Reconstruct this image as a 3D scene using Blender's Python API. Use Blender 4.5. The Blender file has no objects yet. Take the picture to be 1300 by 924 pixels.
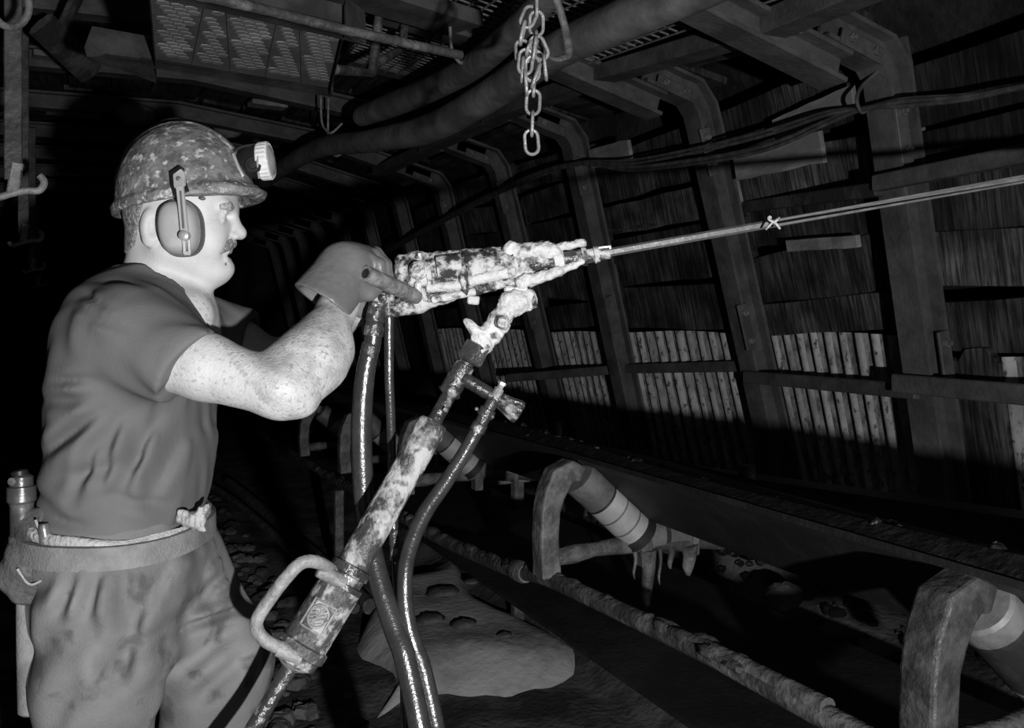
import bpy, math, random
import numpy as np
from mathutils import Vector, Matrix
random.seed(7)
rng = np.random.default_rng(7)
C = bpy.context.scene.collection
sc = bpy.context.scene
# ---------------------------------------------------------------- survey of the roadway
# +Y runs along the roadway, +X to the conveyor side, floor near z = 0, camera 1.35 m above it.
FPX = 1150.0
CAMZ = 1.35
YAW = math.radians(24.3)
Rv = Vector((math.cos(YAW), -math.sin(YAW), 0)); Fv = Vector((math.sin(YAW), math.cos(YAW), 0)); Uv = Vector((0, 0, 1))
CAM = Vector((0, 0, CAMZ))
def ray(px, py): return Fv + Rv*((px-650)/FPX) + Uv*((405-py)/FPX)
def P(px, py, d): return CAM + ray(px, py)*d
def PX(px, py, x): r = ray(px, py); return CAM + r*(x/r.x)
def PY(px, py, y): r = ray(px, py); return CAM + r*(y/r.y)
def PZ(px, py, z): r = ray(px, py); return CAM + r*((z-CAMZ)/r.z)

cam = bpy.data.cameras.new('camera'); co = bpy.data.objects.new('camera', cam); C.objects.link(co)
co.location = CAM; co.rotation_euler = (math.pi/2, 0, -YAW)
cam.sensor_width = 36; cam.lens = 36*FPX/1300; cam.shift_y = -(462-405)/1300.0; cam.clip_start = .02
sc.camera = co
sc.view_settings.view_transform = 'Standard'; sc.view_settings.look = 'None'
sc.view_settings.gamma = 1; sc.view_settings.use_curve_mapping = False; sc.view_settings.exposure = 0
w = bpy.data.worlds.new('dark'); sc.world = w; w.use_nodes = True
w.node_tree.nodes['Background'].inputs[0].default_value = (.5, .5, .5, 1)
w.node_tree.nodes['Background'].inputs[1].default_value = .15
# the photographer's flash gun, held a little to the right of and below the lens
fl = bpy.data.lights.new('flash_gun', 'SPOT'); fo = bpy.data.objects.new('flash_gun', fl); C.objects.link(fo)
fo.location = CAM + Rv*.46 + Uv*-.24 - Fv*.60
fl.energy = 300; fl.spot_size = math.radians(104); fl.spot_blend = 1.0; fl.shadow_soft_size = .02
fo.rotation_euler = (Vector(P(520, 385, 2)) - fo.location).to_track_quat('-Z', 'Y').to_euler()

# ---------------------------------------------------------------- materials (a black and white place)
def M(name, c, c2=None, rough=.7, metal=0., scale=12, lo=.45, hi=.6, bump=.25, bscale=70, spec=.4, detail=6, stretch=None, rough2=None, c3=None, s3=60):
    m = bpy.data.materials.new(name); m.use_nodes = True
    nt = m.node_tree; b = nt.nodes['Principled BSDF']
    b.inputs['Roughness'].default_value = rough; b.inputs['Metallic'].default_value = metal
    b.inputs['Specular IOR Level'].default_value = spec
    tc = nt.nodes.new('ShaderNodeTexCoord'); mp = nt.nodes.new('ShaderNodeMapping')
    nt.links.new(tc.outputs['Object'], mp.inputs[0])
    if stretch: mp.inputs['Scale'].default_value = stretch
    n1 = nt.nodes.new('ShaderNodeTexNoise'); n1.inputs['Scale'].default_value = scale; n1.inputs['Detail'].default_value = detail
    n1.inputs['Roughness'].default_value = .65
    nt.links.new(mp.outputs[0], n1.inputs['Vector'])
    cr = nt.nodes.new('ShaderNodeValToRGB'); nt.links.new(n1.outputs['Fac'], cr.inputs[0])
    c2 = c if c2 is None else c2
    cr.color_ramp.elements[0].position = lo; cr.color_ramp.elements[0].color = (c, c, c, 1)
    cr.color_ramp.elements[1].position = hi; cr.color_ramp.elements[1].color = (c2, c2, c2, 1)
    out = cr.outputs[0]
    n2 = nt.nodes.new('ShaderNodeTexNoise'); n2.inputs['Scale'].default_value = bscale; n2.inputs['Detail'].default_value = 4
    nt.links.new(mp.outputs[0], n2.inputs['Vector'])
    if c3 is not None:
        n3 = nt.nodes.new('ShaderNodeTexNoise'); n3.inputs['Scale'].default_value = s3; n3.inputs['Detail'].default_value = 5
        nt.links.new(mp.outputs[0], n3.inputs['Vector'])
        r3 = nt.nodes.new('ShaderNodeValToRGB'); nt.links.new(n3.outputs['Fac'], r3.inputs[0])
        r3.color_ramp.elements[0].position = .56; r3.color_ramp.elements[1].position = .66
        mx = nt.nodes.new('ShaderNodeMixRGB'); nt.links.new(r3.outputs[0], mx.inputs[0]); nt.links.new(out, mx.inputs[1])
        mx.inputs[2].default_value = (c3, c3, c3, 1); out = mx.outputs[0]
    nt.links.new(out, b.inputs['Base Color'])
    if rough2 is not None:
        mr = nt.nodes.new('ShaderNodeMapRange'); nt.links.new(n1.outputs['Fac'], mr.inputs[0])
        mr.inputs[1].default_value = lo; mr.inputs[2].default_value = hi; mr.inputs[3].default_value = rough; mr.inputs[4].default_value = rough2
        nt.links.new(mr.outputs[0], b.inputs['Roughness'])
    if bump:
        add = nt.nodes.new('ShaderNodeMath'); nt.links.new(n1.outputs['Fac'], add.inputs[0]); nt.links.new(n2.outputs['Fac'], add.inputs[1])
        bp = nt.nodes.new('ShaderNodeBump'); bp.inputs['Strength'].default_value = bump; bp.inputs['Distance'].default_value = .01
        nt.links.new(add.outputs[0], bp.inputs['Height']); nt.links.new(bp.outputs[0], b.inputs['Normal'])
    return m
def wood(name, c, c2, axis='Y', scale=14, bump=.5, dist=6):
    # rough sawn board: bands across the board, broken up by noise and dirt
    m = bpy.data.materials.new(name); m.use_nodes = True; nt = m.node_tree; b = nt.nodes['Principled BSDF']
    b.inputs['Roughness'].default_value = .75; b.inputs['Specular IOR Level'].default_value = .25
    tc = nt.nodes.new('ShaderNodeTexCoord')
    wv = nt.nodes.new('ShaderNodeTexNoise'); wv.inputs['Scale'].default_value = scale; wv.inputs['Detail'].default_value = 5; wv.inputs['Roughness'].default_value = .7; wv.inputs['Distortion'].default_value = dist*.06
    mpw = nt.nodes.new('ShaderNodeMapping'); mpw.inputs['Scale'].default_value = (.35, 5.5, .35) if axis == 'Y' else (5, .3, 1)
    oi = nt.nodes.new('ShaderNodeObjectInfo'); ad = nt.nodes.new('ShaderNodeVectorMath'); 
    ml = nt.nodes.new('ShaderNodeMath'); ml.operation = 'MULTIPLY'; ml.inputs[1].default_value = 9
    nt.links.new(oi.outputs['Random'], ml.inputs[0]); nt.links.new(tc.outputs['Object'], ad.inputs[0]); nt.links.new(ml.outputs[0], ad.inputs[1])
    nt.links.new(ad.outputs[0], mpw.inputs[0]); nt.links.new(mpw.outputs[0], wv.inputs['Vector'])
    n = nt.nodes.new('ShaderNodeTexNoise'); n.inputs['Scale'].default_value = 5; n.inputs['Detail'].default_value = 7; nt.links.new(ad.outputs[0], n.inputs['Vector'])
    r = nt.nodes.new('ShaderNodeValToRGB'); nt.links.new(wv.outputs['Fac'], r.inputs[0])
    r.color_ramp.elements[0].color = (c*.6, c*.6, c*.6, 1); r.color_ramp.elements[1].color = (c2, c2, c2, 1); r.color_ramp.elements[0].position = .40; r.color_ramp.elements[1].position = .66
    r2 = nt.nodes.new('ShaderNodeValToRGB'); nt.links.new(n.outputs['Fac'], r2.inputs[0])
    r2.color_ramp.elements[0].position = .40; r2.color_ramp.elements[0].color = (.16, .16, .16, 1); r2.color_ramp.elements[1].position = .66
    mx = nt.nodes.new('ShaderNodeMixRGB'); mx.blend_type = 'MULTIPLY'; mx.inputs[0].default_value = .9
    nt.links.new(r.outputs[0], mx.inputs[1]); nt.links.new(r2.outputs[0], mx.inputs[2]); nt.links.new(mx.outputs[0], b.inputs['Base Color'])
    bp = nt.nodes.new('ShaderNodeBump'); bp.inputs['Strength'].default_value = bump; bp.inputs['Distance'].default_value = .01
    nt.links.new(wv.outputs['Fac'], bp.inputs['Height']); nt.links.new(bp.outputs[0], b.inputs['Normal'])
    return m

m_rock = M('coal_rock', .012, .03, rough=.8, scale=5, bump=.9, bscale=25)
m_floor = M('mud_floor', .035, .14, rough=.8, scale=3.0, lo=.42, hi=.62, bump=.8, bscale=40)
m_pale = M('pale_mud', .22, .50, rough=.75, scale=2.6, lo=.36, hi=.56, bump=.5, bscale=30)
m_steel = M('rusty_arch_steel', .045, .105, rough=.62, scale=7, lo=.4, hi=.7, bump=.25, spec=.4)
m_steel_d = M('dark_steel', .035, .09, rough=.55, scale=9, bump=.3)
m_bolt = M('bolt_steel', .12, .22, rough=.45, metal=.3, scale=30)
m_board = wood('lagging_board', .03, .13, 'Y', 11, .35, 10)
m_board2 = wood('lagging_board_pale', .05, .24, 'Y', 14, .4, 8)
m_plank = wood('roof_plank', .028, .09, 'X', 7, .4, 5)
m_plankp = M('pale_timber', .16, .28, rough=.7, scale=9, stretch=(1, .25, 1), bump=.3)
m_corr = M('galvanised_sheet', .20, .40, rough=.55, scale=9, lo=.38, hi=.60, bump=.2, c3=.06, s3=55, stretch=(1, 1, .6))
m_rubber = M('belt_rubber', .006, .013, rough=.6, scale=8, bump=.3)
m_coal = M('coal', .005, .015, rough=.5, scale=30, bump=.6)
m_pipe = M('muddy_pipe', .04, .14, rough=.6, scale=14, lo=.45, hi=.66, bump=.6, bscale=60)
m_idler = M('muddy_bracket', .06, .16, rough=.6, scale=18, lo=.42, hi=.65, bump=.5, bscale=60)
m_rol_l = M('roller_pale', .26, .34, rough=.5, scale=10, bump=.1)
m_corrd = M('sheet_groove_dirt_shade', .05, .22, rough=.7, scale=30, lo=.4, hi=.62, bump=.2, stretch=(1, 1, .4))  # groove dirt and the corrugation's own shading, painted as one darker colour
m_hook = M('hook_steel', .20, .34, rough=.5, scale=30, bump=.3)
m_rol_m = M('roller_mid', .075, .13, rough=.5, scale=10, bump=.1)
m_rol_d = M('roller_dark', .015, .03, rough=.45, scale=10, bump=.1)
m_cable = M('cable_sheath', .05, .09, rough=.5, scale=20, bump=.1)
m_mesh = M('mesh_wire', .10, .17, rough=.5, scale=20, bump=.1)
m_duct = M('duct_hose', .075, .19, rough=.6, scale=6, lo=.4, hi=.7, bump=.3, bscale=25)
m_tray = M('trough_plastic', .15, .19, rough=.5, scale=5, bump=.1, c3=.27, s3=6)
m_trayd = M('trough_rim', .025, .045, rough=.28, scale=8, bump=.1)
m_chain = M('chain_steel', .22, .36, rough=.45, metal=.3, scale=30, bump=.3)
m_skin = M('skin', .44, .53, rough=.55, scale=14, lo=.35, hi=.65, bump=.10, bscale=240, spec=.35)
m_skind = M('skin_arm', .43, .53, rough=.5, scale=26, lo=.3, hi=.55, bump=.15, bscale=260, spec=.4, c3=.36, s3=170)
m_brow = M('eyebrow_hair', .26, .42, rough=.7, scale=200, bump=.5)
m_skinf = M('skin_forearm', .33, .52, rough=.5, scale=38, lo=.35, hi=.62, bump=.25, bscale=280, spec=.4, c3=.30, s3=170)
m_hair = M('short_hair', .12, .36, rough=.7, scale=160, lo=.4, hi=.62, bump=.7, bscale=300)
m_mou = M('moustache_hair', .12, .45, rough=.7, scale=200, lo=.4, hi=.6, bump=.7, bscale=320)
m_shirt = M('shirt_cloth', .115, .15, rough=.95, scale=6, lo=.3, hi=.7, bump=.15, bscale=420, spec=.1)
m_trous = M('trouser_cloth', .14, .22, rough=.95, scale=7, lo=.35, hi=.7, bump=.2, bscale=320, spec=.1, c3=.10, s3=18)
m_rag = M('pale_rag', .30, .52, rough=.9, scale=20, lo=.35, hi=.65, bump=.5, bscale=160, spec=.1)
m_belt = M('belt_webbing', .17, .25, rough=.85, scale=12, bump=.3, bscale=260)
m_glove = M('rubber_glove', .125, .20, rough=.42, scale=10, lo=.4, hi=.7, bump=.18, bscale=60, spec=.5)
m_helm = M('helmet_shell', .085, .23, rough=.42, scale=42, lo=.38, hi=.66, bump=.35, bscale=120, c3=.46, s3=75, spec=.55, detail=9)
m_cup = M('ear_cup', .34, .46, rough=.35, scale=10, bump=.05)
m_cush = M('ear_cushion', .10, .14, rough=.5, scale=10, bump=.1)
m_black = M('black_plastic', .012, .02, rough=.35, scale=10, bump=.05, spec=.5)
m_chrome = M('bright_metal', .55, .68, rough=.3, metal=.6, scale=20, bump=.1)
m_bez = M('lamp_bezel', .58, .68, rough=.4, scale=14, bump=.05)
m_lens = M('lamp_lens', .30, .35, rough=.1, scale=5, bump=0, spec=.8)
m_leath = M('leather', .05, .12, rough=.5, scale=12, lo=.4, hi=.65, bump=.4, bscale=120)
m_drill = M('muddy_drill_casing', .04, .52, rough=.35, scale=34, lo=.45, hi=.55, bump=.5, bscale=90, rough2=.75, spec=.6)
m_mud = M('wet_white_mud', .46, .64, rough=.5, scale=30, lo=.3, hi=.6, bump=.6, bscale=90, c3=.10, s3=38)
m_dmetal = M('oily_black_metal', .028, .06, rough=.28, scale=26, lo=.4, hi=.7, bump=.4, bscale=90, spec=.7, c3=.28, s3=34)
m_base = M('muddy_base', .07, .40, rough=.4, scale=24, lo=.47, hi=.56, bump=.5, bscale=110, detail=11, rough2=.8, c3=.06, s3=50)
m_idlerd = M('dark_bracket', .022, .07, rough=.5, scale=18, lo=.42, hi=.7, bump=.5, bscale=60)  # darker version of the muddy bracket, for the nearest idler frame
m_trayb = M('trough_groove_shade', .075, .10, rough=.6, scale=6, bump=.1)  # shade between the honeycomb cells, painted as a darker panel base
m_leg = M('muddy_leg_tube', .05, .44, rough=.36, scale=19, lo=.475, hi=.56, bump=.6, bscale=90, detail=12, c3=.06, s3=46, rough2=.8, spec=.6, stretch=(1, 1, .7))
m_grip = M('worn_grip', .09, .24, rough=.4, scale=40, lo=.35, hi=.6, bump=.35, bscale=140)
m_can = M('canister_metal', .10, .22, rough=.3, metal=.5, scale=16, bump=.1)
m_boardd = wood('dark_board', .012, .035, 'Y', 11, .35, 10)  # darkest lagging wood, for the upper boards right of the nearest leg
m_handle = M('leg_handle', .15, .30, rough=.45, scale=34, lo=.35, hi=.6, bump=.35, bscale=110)
m_hose = M('wet_rubber_hose', .028, .045, rough=.26, scale=30, lo=.4, hi=.7, bump=.14, bscale=220, spec=.8)
m_rod = M('drill_rod_steel', .15, .22, rough=.38, metal=.3, scale=30, bump=.1, stretch=(1, 1, 1))

# ---------------------------------------------------------------- tagging and mesh helpers
def tag(o, label=None, cat=None, group=None, kind=None):
    if label: o['label'] = label
    if cat: o['category'] = cat
    if group: o['group'] = group
    if cat and not kind: kind = 'thing'
    if kind: o['kind'] = kind
    if label and len(label.split()) > 16: print('LONG', len(label.split()), label)
    return o
def empty(name, loc, label=None, cat=None, group=None):
    o = bpy.data.objects.new(name, None); C.objects.link(o); o.location = loc; o.empty_display_size = .05
    return tag(o, label, cat, group)
def root_of(parent):
    v = Vector((0, 0, 0))
    while parent is not None: v = v + parent.location; parent = parent.parent
    return v
class MB:
    def __init__(s): s.v = []; s.f = []; s.mi = []; s.cur = 0
    def add(s, vs, fs):
        n = len(s.v); s.v += [tuple(a) for a in vs]; s.f += [tuple(i+n for i in f) for f in fs]; s.mi += [s.cur]*len(fs); return s
    def box(s, c, size, rot=None, bev=0.):
        c = Vector(c); hx, hy, hz = [a/2 for a in size]; rot = rot or Matrix.Identity(3)
        if bev <= 0:
            pts = [(x, y, z) for x in (-hx, hx) for y in (-hy, hy) for z in (-hz, hz)]
            fs = [(0, 1, 3, 2), (4, 6, 7, 5), (0, 4, 5, 1), (2, 3, 7, 6), (0, 2, 6, 4), (1, 5, 7, 3)]
            return s.add([c + rot @ Vector(p) for p in pts], fs)
        b = min(bev, hx*.9, hy*.9, hz*.9); pts = []; idx = {}
        for sx in (-1, 1):
            for sy in (-1, 1):
                for sz in (-1, 1):
                    for k in range(3):
                        q = [sx*hx, sy*hy, sz*hz]
                        for j in range(3):
                            if j != k: q[j] -= (sx, sy, sz)[j]*b
                        idx[(sx, sy, sz, k)] = len(pts); pts.append(c + rot @ Vector(q))
        fs = []
        for k in range(3):
            a, d = [j for j in range(3) if j != k]
            for sg in (-1, 1):
                f = []
                for (p, q) in ((-1, -1), (1, -1), (1, 1), (-1, 1)):
                    t = [0, 0, 0]; t[k] = sg; t[a] = p; t[d] = q; f.append(idx[(t[0], t[1], t[2], k)])
                fs.append(tuple(f))
        for k in range(3):
            a, d = [j for j in range(3) if j != k]
            for p in (-1, 1):
                for q in (-1, 1):
                    f = []
                    for (sg, fk) in ((-1, a), (1, a), (1, d), (-1, d)):
                        t = [0, 0, 0]; t[k] = sg; t[a] = p; t[d] = q; f.append(idx[(t[0], t[1], t[2], fk)])
                    fs.append(tuple(f))
        for sx in (-1, 1):
            for sy in (-1, 1):
                for sz in (-1, 1): fs.append(tuple(idx[(sx, sy, sz, k)] for k in range(3)))
        return s.add(pts, fs)
    def ring(s, c, ax, side, r1, r2, n, ph=0.):
        ax = ax.normalized(); x = side - ax*side.dot(ax); x.normalize(); y = ax.cross(x)
        return [c + x*(r1*math.cos(2*math.pi*i/n+ph)) + y*(r2*math.sin(2*math.pi*i/n+ph)) for i in range(n)]
    def loft(s, rings, cap=True, closed=False):
        n = len(rings[0]); base = len(s.v); vs = [p for r in rings for p in r]; fs = []
        m = len(rings)
        for j in range(m if closed else m-1):
            k = (j+1) % m
            for i in range(n):
                i2 = (i+1) % n; fs.append((j*n+i, j*n+i2, k*n+i2, k*n+i))
        if cap and not closed:
            fs.append(tuple(range(n-1, -1, -1))); fs.append(tuple((m-1)*n+i for i in range(n)))
        return s.add(vs, fs)
    def tube(s, pts, rad, n=12, cap=True, flat=None, side=None, closed=False):
        pts = [Vector(p) for p in pts]; m = len(pts)
        rad = list(rad) if hasattr(rad, '__len__') else [rad]*m
        rings = []; sd = Vector(side) if side else None
        for i in range(m):
            if closed: t = pts[(i+1) % m]-pts[i-1]
            else: t = pts[min(i+1, m-1)] - pts[max(i-1, 0)]
            if t.length < 1e-9: t = Vector((0, 0, 1))
            t.normalize()
            if sd is None: sd = t.orthogonal()
            sd = sd - t*sd.dot(t)
            if sd.length < 1e-6: sd = t.orthogonal()
            sd.normalize()
            rings.append(s.ring(pts[i], t, sd, rad[i], rad[i]*(flat or 1), n))
        return s.loft(rings, cap, closed)
    def cyl(s, a, b, r, n=16, r2=None):
        a = Vector(a); b = Vector(b); return s.tube([a, b], [r, r if r2 is None else r2], n)
    def lathe(s, a, d, prof, n=24, side=None, flat=1., mats=None):
        # prof: (distance along axis, radius)
        a = Vector(a); d = Vector(d).normalized(); sd = Vector(side) if side else d.orthogonal()
        rings = [s.ring(a+d*t, d, sd, max(r, 1e-4), max(r, 1e-4)*flat, n) for t, r in prof]
        if not mats: return s.loft(rings)
        for i in range(len(rings)-1):
            s.cur = mats[i]; s.loft(rings[i:i+2], cap=(i in (0, len(rings)-2)))
        return s
    def ball(s, c, r, n=12, m=8, jit=0.):
        c = Vector(c); r = Vector(r) if hasattr(r, '__len__') else Vector((r, r, r)); rings = []
        for j in range(m+1):
            th = math.pi*(j+.02)/(m+.04)
            rings.append([c + Vector((r.x*math.sin(th)*math.cos(2*math.pi*i/n), r.y*math.sin(th)*math.sin(2*math.pi*i/n), -r.z*math.cos(th)))*(1+random.uniform(-jit, jit)) for i in range(n)])
        return s.loft(rings)
    def prism(s, outline, axis_vec):
        # outline: list of world points, extruded by axis_vec
        n = len(outline); o = [Vector(p) for p in outline]; a = Vector(axis_vec)
        vs = o + [p + a for p in o]; fs = [tuple(range(n-1, -1, -1)), tuple(range(n, 2*n))]
        for i in range(n): j = (i+1) % n; fs.append((i, j, n+j, n+i))
        return s.add(vs, fs)
    def build(s, name, mat, parent=None, smooth=False, loc=None, bevel=0., auto=40):
        base = root_of(parent) if parent is not None else (Vector(loc) if loc is not None else Vector((0, 0, 0)))
        if parent is None and loc is None:
            xs = np.array(s.v); c = xs.mean(0); base = Vector((float(c[0]), float(c[1]), float(xs[:, 2].min())))
        me = bpy.data.meshes.new(name); me.from_pydata([tuple(Vector(v)-base) for v in s.v], [], s.f); 
        for m in (mat if isinstance(mat, (list, tuple)) else [mat]): me.materials.append(m)
        if isinstance(mat, (list, tuple)): me.polygons.foreach_set('material_index', s.mi)
        import bmesh
        bm = bmesh.new(); bm.from_mesh(me); bmesh.ops.recalc_face_normals(bm, faces=bm.faces); bm.to_mesh(me); bm.free()
        if smooth:
            me.polygons.foreach_set('use_smooth', [True]*len(me.polygons))
            me.set_sharp_from_angle(angle=math.radians(auto))
        o = bpy.data.objects.new(name, me); C.objects.link(o)
        if parent is not None: o.parent = parent
        else: o.location = base
        if bevel:
            b = o.modifiers.new('bev', 'BEVEL'); b.width = bevel; b.segments = 2; b.limit_method = 'ANGLE'
        return o
def smooth_path(pts, n=8):
    pts = [Vector(p) for p in pts]; out = []
    for i in range(len(pts)-1):
        p0 = pts[max(i-1, 0)]; p1 = pts[i]; p2 = pts[i+1]; p3 = pts[min(i+2, len(pts)-1)]
        for k in range(n):
            t = k/n
            out.append(.5*((2*p1)+(p2-p0)*t+(2*p0-5*p1+4*p2-p3)*t*t+(3*p1-p0-3*p2+p3)*t**3))
    out.append(pts[-1]); return out
def interp_r(rs, n=8):
    out = []
    for i in range(len(rs)-1):
        for k in range(n): out.append(rs[i]+(rs[i+1]-rs[i])*k/n)
    return out+[rs[-1]]

# ---------------------------------------------------------------- clay: distance fields meshed with surface nets
class Clay:
    def __init__(s, xs, ys, zs):
        s.xs = np.asarray(xs, np.float32); s.ys = np.asarray(ys, np.float32); s.zs = np.asarray(zs, np.float32)
        s.d = np.full((len(xs), len(ys), len(zs)), .3, np.float32)
    def win(s, lo, hi):
        sl = []
        for ax, a, b in zip((s.xs, s.ys, s.zs), lo, hi):
            i = np.searchsorted(ax, a); j = np.searchsorted(ax, b); sl.append(slice(max(i-1, 0), max(j+1, 1)))
        return tuple(sl)
    def grid(s, sl): return s.xs[sl[0]][:, None, None], s.ys[sl[1]][None, :, None], s.zs[sl[2]][None, None, :]
    def mix(s, sl, e, k, op):
        a = s.d[sl]
        if op == 'add':
            h = np.clip(.5+.5*(a-e)/k, 0, 1); s.d[sl] = a*(1-h)+e*h - k*h*(1-h)
        elif op == 'sub':
            e = -e; h = np.clip(.5-.5*(a-e)/k, 0, 1); s.d[sl] = a*(1-h)+e*h + k*h*(1-h)
        else:
            h = np.clip(.5-.5*(a-e)/k, 0, 1); s.d[sl] = a*(1-h)+e*h + k*h*(1-h)
    def cone(s, a, b, ra, rb, k=.015, op='add', sq=(1, 1, 1)):
        a = np.array(a); b = np.array(b); m = max(ra, rb)*max(sq)+k+.02
        sl = s.win(np.minimum(a, b)-m, np.maximum(a, b)+m); X, Y, Z = s.grid(sl)
        q = np.array(sq); ab = (b-a)/q; L = max(float(ab@ab), 1e-12)
        x = (X-a[0])/q[0]; y = (Y-a[1])/q[1]; z = (Z-a[2])/q[2]
        t = np.clip((x*ab[0]+y*ab[1]+z*ab[2])/L, 0, 1)
        e = np.sqrt((x-t*ab[0])**2+(y-t*ab[1])**2+(z-t*ab[2])**2)-(ra+(rb-ra)*t)
        s.mix(sl, e.astype(np.float32), k, op); return s
    def ell(s, c, r, k=.015, op='add', rot=None):
        c = np.array(c); r = np.array(r); m = r.max()+k+.02; sl = s.win(c-m, c+m); X, Y, Z = s.grid(sl)
        x, y, z = X-c[0], Y-c[1], Z-c[2]
        if rot is not None:
            ca, sa = math.cos(rot), math.sin(rot); x, z = ca*x+sa*z, -sa*x+ca*z
        k0 = np.sqrt((x/r[0])**2+(y/r[1])**2+(z/r[2])**2); k1 = np.sqrt((x/r[0]**2)**2+(y/r[1]**2)**2+(z/r[2]**2)**2)+1e-9
        s.mix(sl, (k0*(k0-1)/k1).astype(np.float32), k, op); return s
    def chain(s, pts, rs, k=.01, op='add'):
        for i in range(len(pts)-1): s.cone(pts[i], pts[i+1], rs[i], rs[i+1], k, op)
        return s
    def shell(s, grow, lo, hi):
        # a thin skin-following layer over this clay, for hair
        sl = s.win(lo, hi); c = Clay(s.xs[sl[0]], s.ys[sl[1]], s.zs[sl[2]]); c.d = s.d[sl]-grow
        for a in range(3):
            for e in (0, -1):
                ix = [slice(None)]*3; ix[a] = e; c.d[tuple(ix)] = .05
        return c
    def half(s, p, n, k=.003):
        n = np.array(n, float); n /= np.linalg.norm(n); sl = (slice(None),)*3; X, Y, Z = s.grid(sl)
        s.mix(sl, ((X-p[0])*n[0]+(Y-p[1])*n[1]+(Z-p[2])*n[2]).astype(np.float32), k, 'and'); return s
    def loft(s, secs, k=.02, ex=2.2, op='add'):
        # secs: rows of (z, x back, x front, y centre, half width), stacked upwards
        secs = sorted(secs); z = np.array([q[0] for q in secs]); sl = (slice(None),)*3; X, Y, Z = s.grid(sl)
        zz = s.zs
        b = np.interp(zz, z, [q[1] for q in secs]); f = np.interp(zz, z, [q[2] for q in secs]); yc = np.interp(zz, z, [q[3] for q in secs]); hw = np.interp(zz, z, [q[4] for q in secs])
        def sm(v): 
            kk = np.ones(7)/7; return np.convolve(np.pad(v, 3, mode='edge'), kk, 'valid')
        b, f, yc, hw = map(sm, (b, f, yc, hw))
        cx = ((b+f)/2)[None, None, :]; a = ((f-b)/2)[None, None, :]
        q = (np.abs((X-cx)/a)**ex+np.abs((Y-yc[None, None, :])/hw[None, None, :])**ex)**(1/ex)
        e = (q-1)*np.minimum(a, hw[None, None, :])
        cap = np.maximum(Z-z[-1], z[0]-Z)
        e = np.maximum(e, cap); s.mix(sl, e.astype(np.float32), k, op); return s
    def mesh(s):
        d = s.d; ins = d < 0
        c = [ins[i:ins.shape[0]-1+i, j:ins.shape[1]-1+j, k:ins.shape[2]-1+k] for i in (0, 1) for j in (0, 1) for k in (0, 1)]
        n = np.zeros(c[0].shape, np.int8)
        for q in c: n += q
        act = (n > 0) & (n < 8); I, J, K = np.nonzero(act); idx = np.full(act.shape, -1, np.int64); idx[I, J, K] = np.arange(len(I))
        acc = np.zeros((len(I), 3)); cnt = np.zeros(len(I))
        cor = [(i, j, k) for i in (0, 1) for j in (0, 1) for k in (0, 1)]
        for p in cor:
            for ax in range(3):
                if p[ax]: continue
                q = list(p); q[ax] = 1
                da = d[I+p[0], J+p[1], K+p[2]]; db = d[I+q[0], J+q[1], K+q[2]]
                m = (da < 0) != (db < 0); t = np.where(m, da/np.where(m, da-db, 1), 0)
                g = [s.xs[I+p[0]], s.ys[J+p[1]], s.zs[K+p[2]]]; h = [s.xs[I+q[0]], s.ys[J+q[1]], s.zs[K+q[2]]]
                for a in range(3): acc[:, a] += np.where(m, g[a]+(h[a]-g[a])*t, 0)
                cnt += m
        V = acc/cnt[:, None]; Fs = []
        for ax in range(3):
            sh = [slice(1, -1)]*3; sh[ax] = slice(0, -1) 
            lo = [slice(None)]*3; lo[ax] = slice(0, -1); hi = [slice(None)]*3; hi[ax] = slice(1, None)
            A = ins[tuple(lo)]; B = ins[tuple(hi)]; ch = A != B
            mk = np.zeros_like(ch); r = [slice(1, -1)]*3; r[ax] = slice(None); mk[tuple(r)] = True
            i, j, k = np.nonzero(ch & mk); fl = A[i, j, k]
            o1, o2 = [(a) for a in range(3) if a != ax]
            def cell(d1, d2):
                q = [i.copy(), j.copy(), k.copy()]; q[o1] -= d1; q[o2] -= d2; return idx[q[0], q[1], q[2]]
            quad = np.stack([cell(1, 1), cell(0, 1), cell(0, 0), cell(1, 0)], 1)
            rev = ~fl if ax != 1 else fl
            quad[rev] = quad[rev][:, ::-1]; Fs.append(quad)
        return V, np.concatenate(Fs)
def clay_object(name, cl, mat, parent, conv, relax=1, cut=None):
    V, Q = cl.mesh(); Q = Q[(Q >= 0).all(1)]
    for _ in range(relax):
        acc = np.zeros_like(V); cnt = np.zeros(len(V))
        for a in range(4):
            for b in ((a+1) % 4, (a+3) % 4): np.add.at(acc, Q[:, a], V[Q[:, b]]); np.add.at(cnt, Q[:, a], 1)
        V = V*.5+.5*acc/np.maximum(cnt, 1)[:, None]
    Wp = conv(V); base = np.array(root_of(parent)) if parent is not None else np.zeros(3)
    Wp = Wp-base
    me = bpy.data.meshes.new(name); me.vertices.add(len(V)); me.vertices.foreach_set('co', Wp.astype(np.float32).ravel())
    me.loops.add(len(Q)*4); me.loops.foreach_set('vertex_index', Q.ravel().astype(np.int32))
    me.polygons.add(len(Q)); me.polygons.foreach_set('loop_start', np.arange(0, len(Q)*4, 4, dtype=np.int32)); 
    me.polygons.foreach_set('use_smooth', np.ones(len(Q), bool))
    me.update(calc_edges=True); me.validate()
    me.materials.append(mat); o = bpy.data.objects.new(name, me); C.objects.link(o)
    if parent is not None: o.parent = parent
    return o
def fbm(x, y, s, seed=0):
    # cheap smooth noise for uneven ground
    r = np.random.default_rng(seed); out = 0*x+0*y
    for i in range(10):
        a = r.uniform(0, 6.28); f = s*(1.0+.55*i); ph = r.uniform(0, 6.28)
        out = out + np.sin((x*np.cos(a)+y*np.sin(a))*f+ph)/(1+.5*i)
    return out/4
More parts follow.
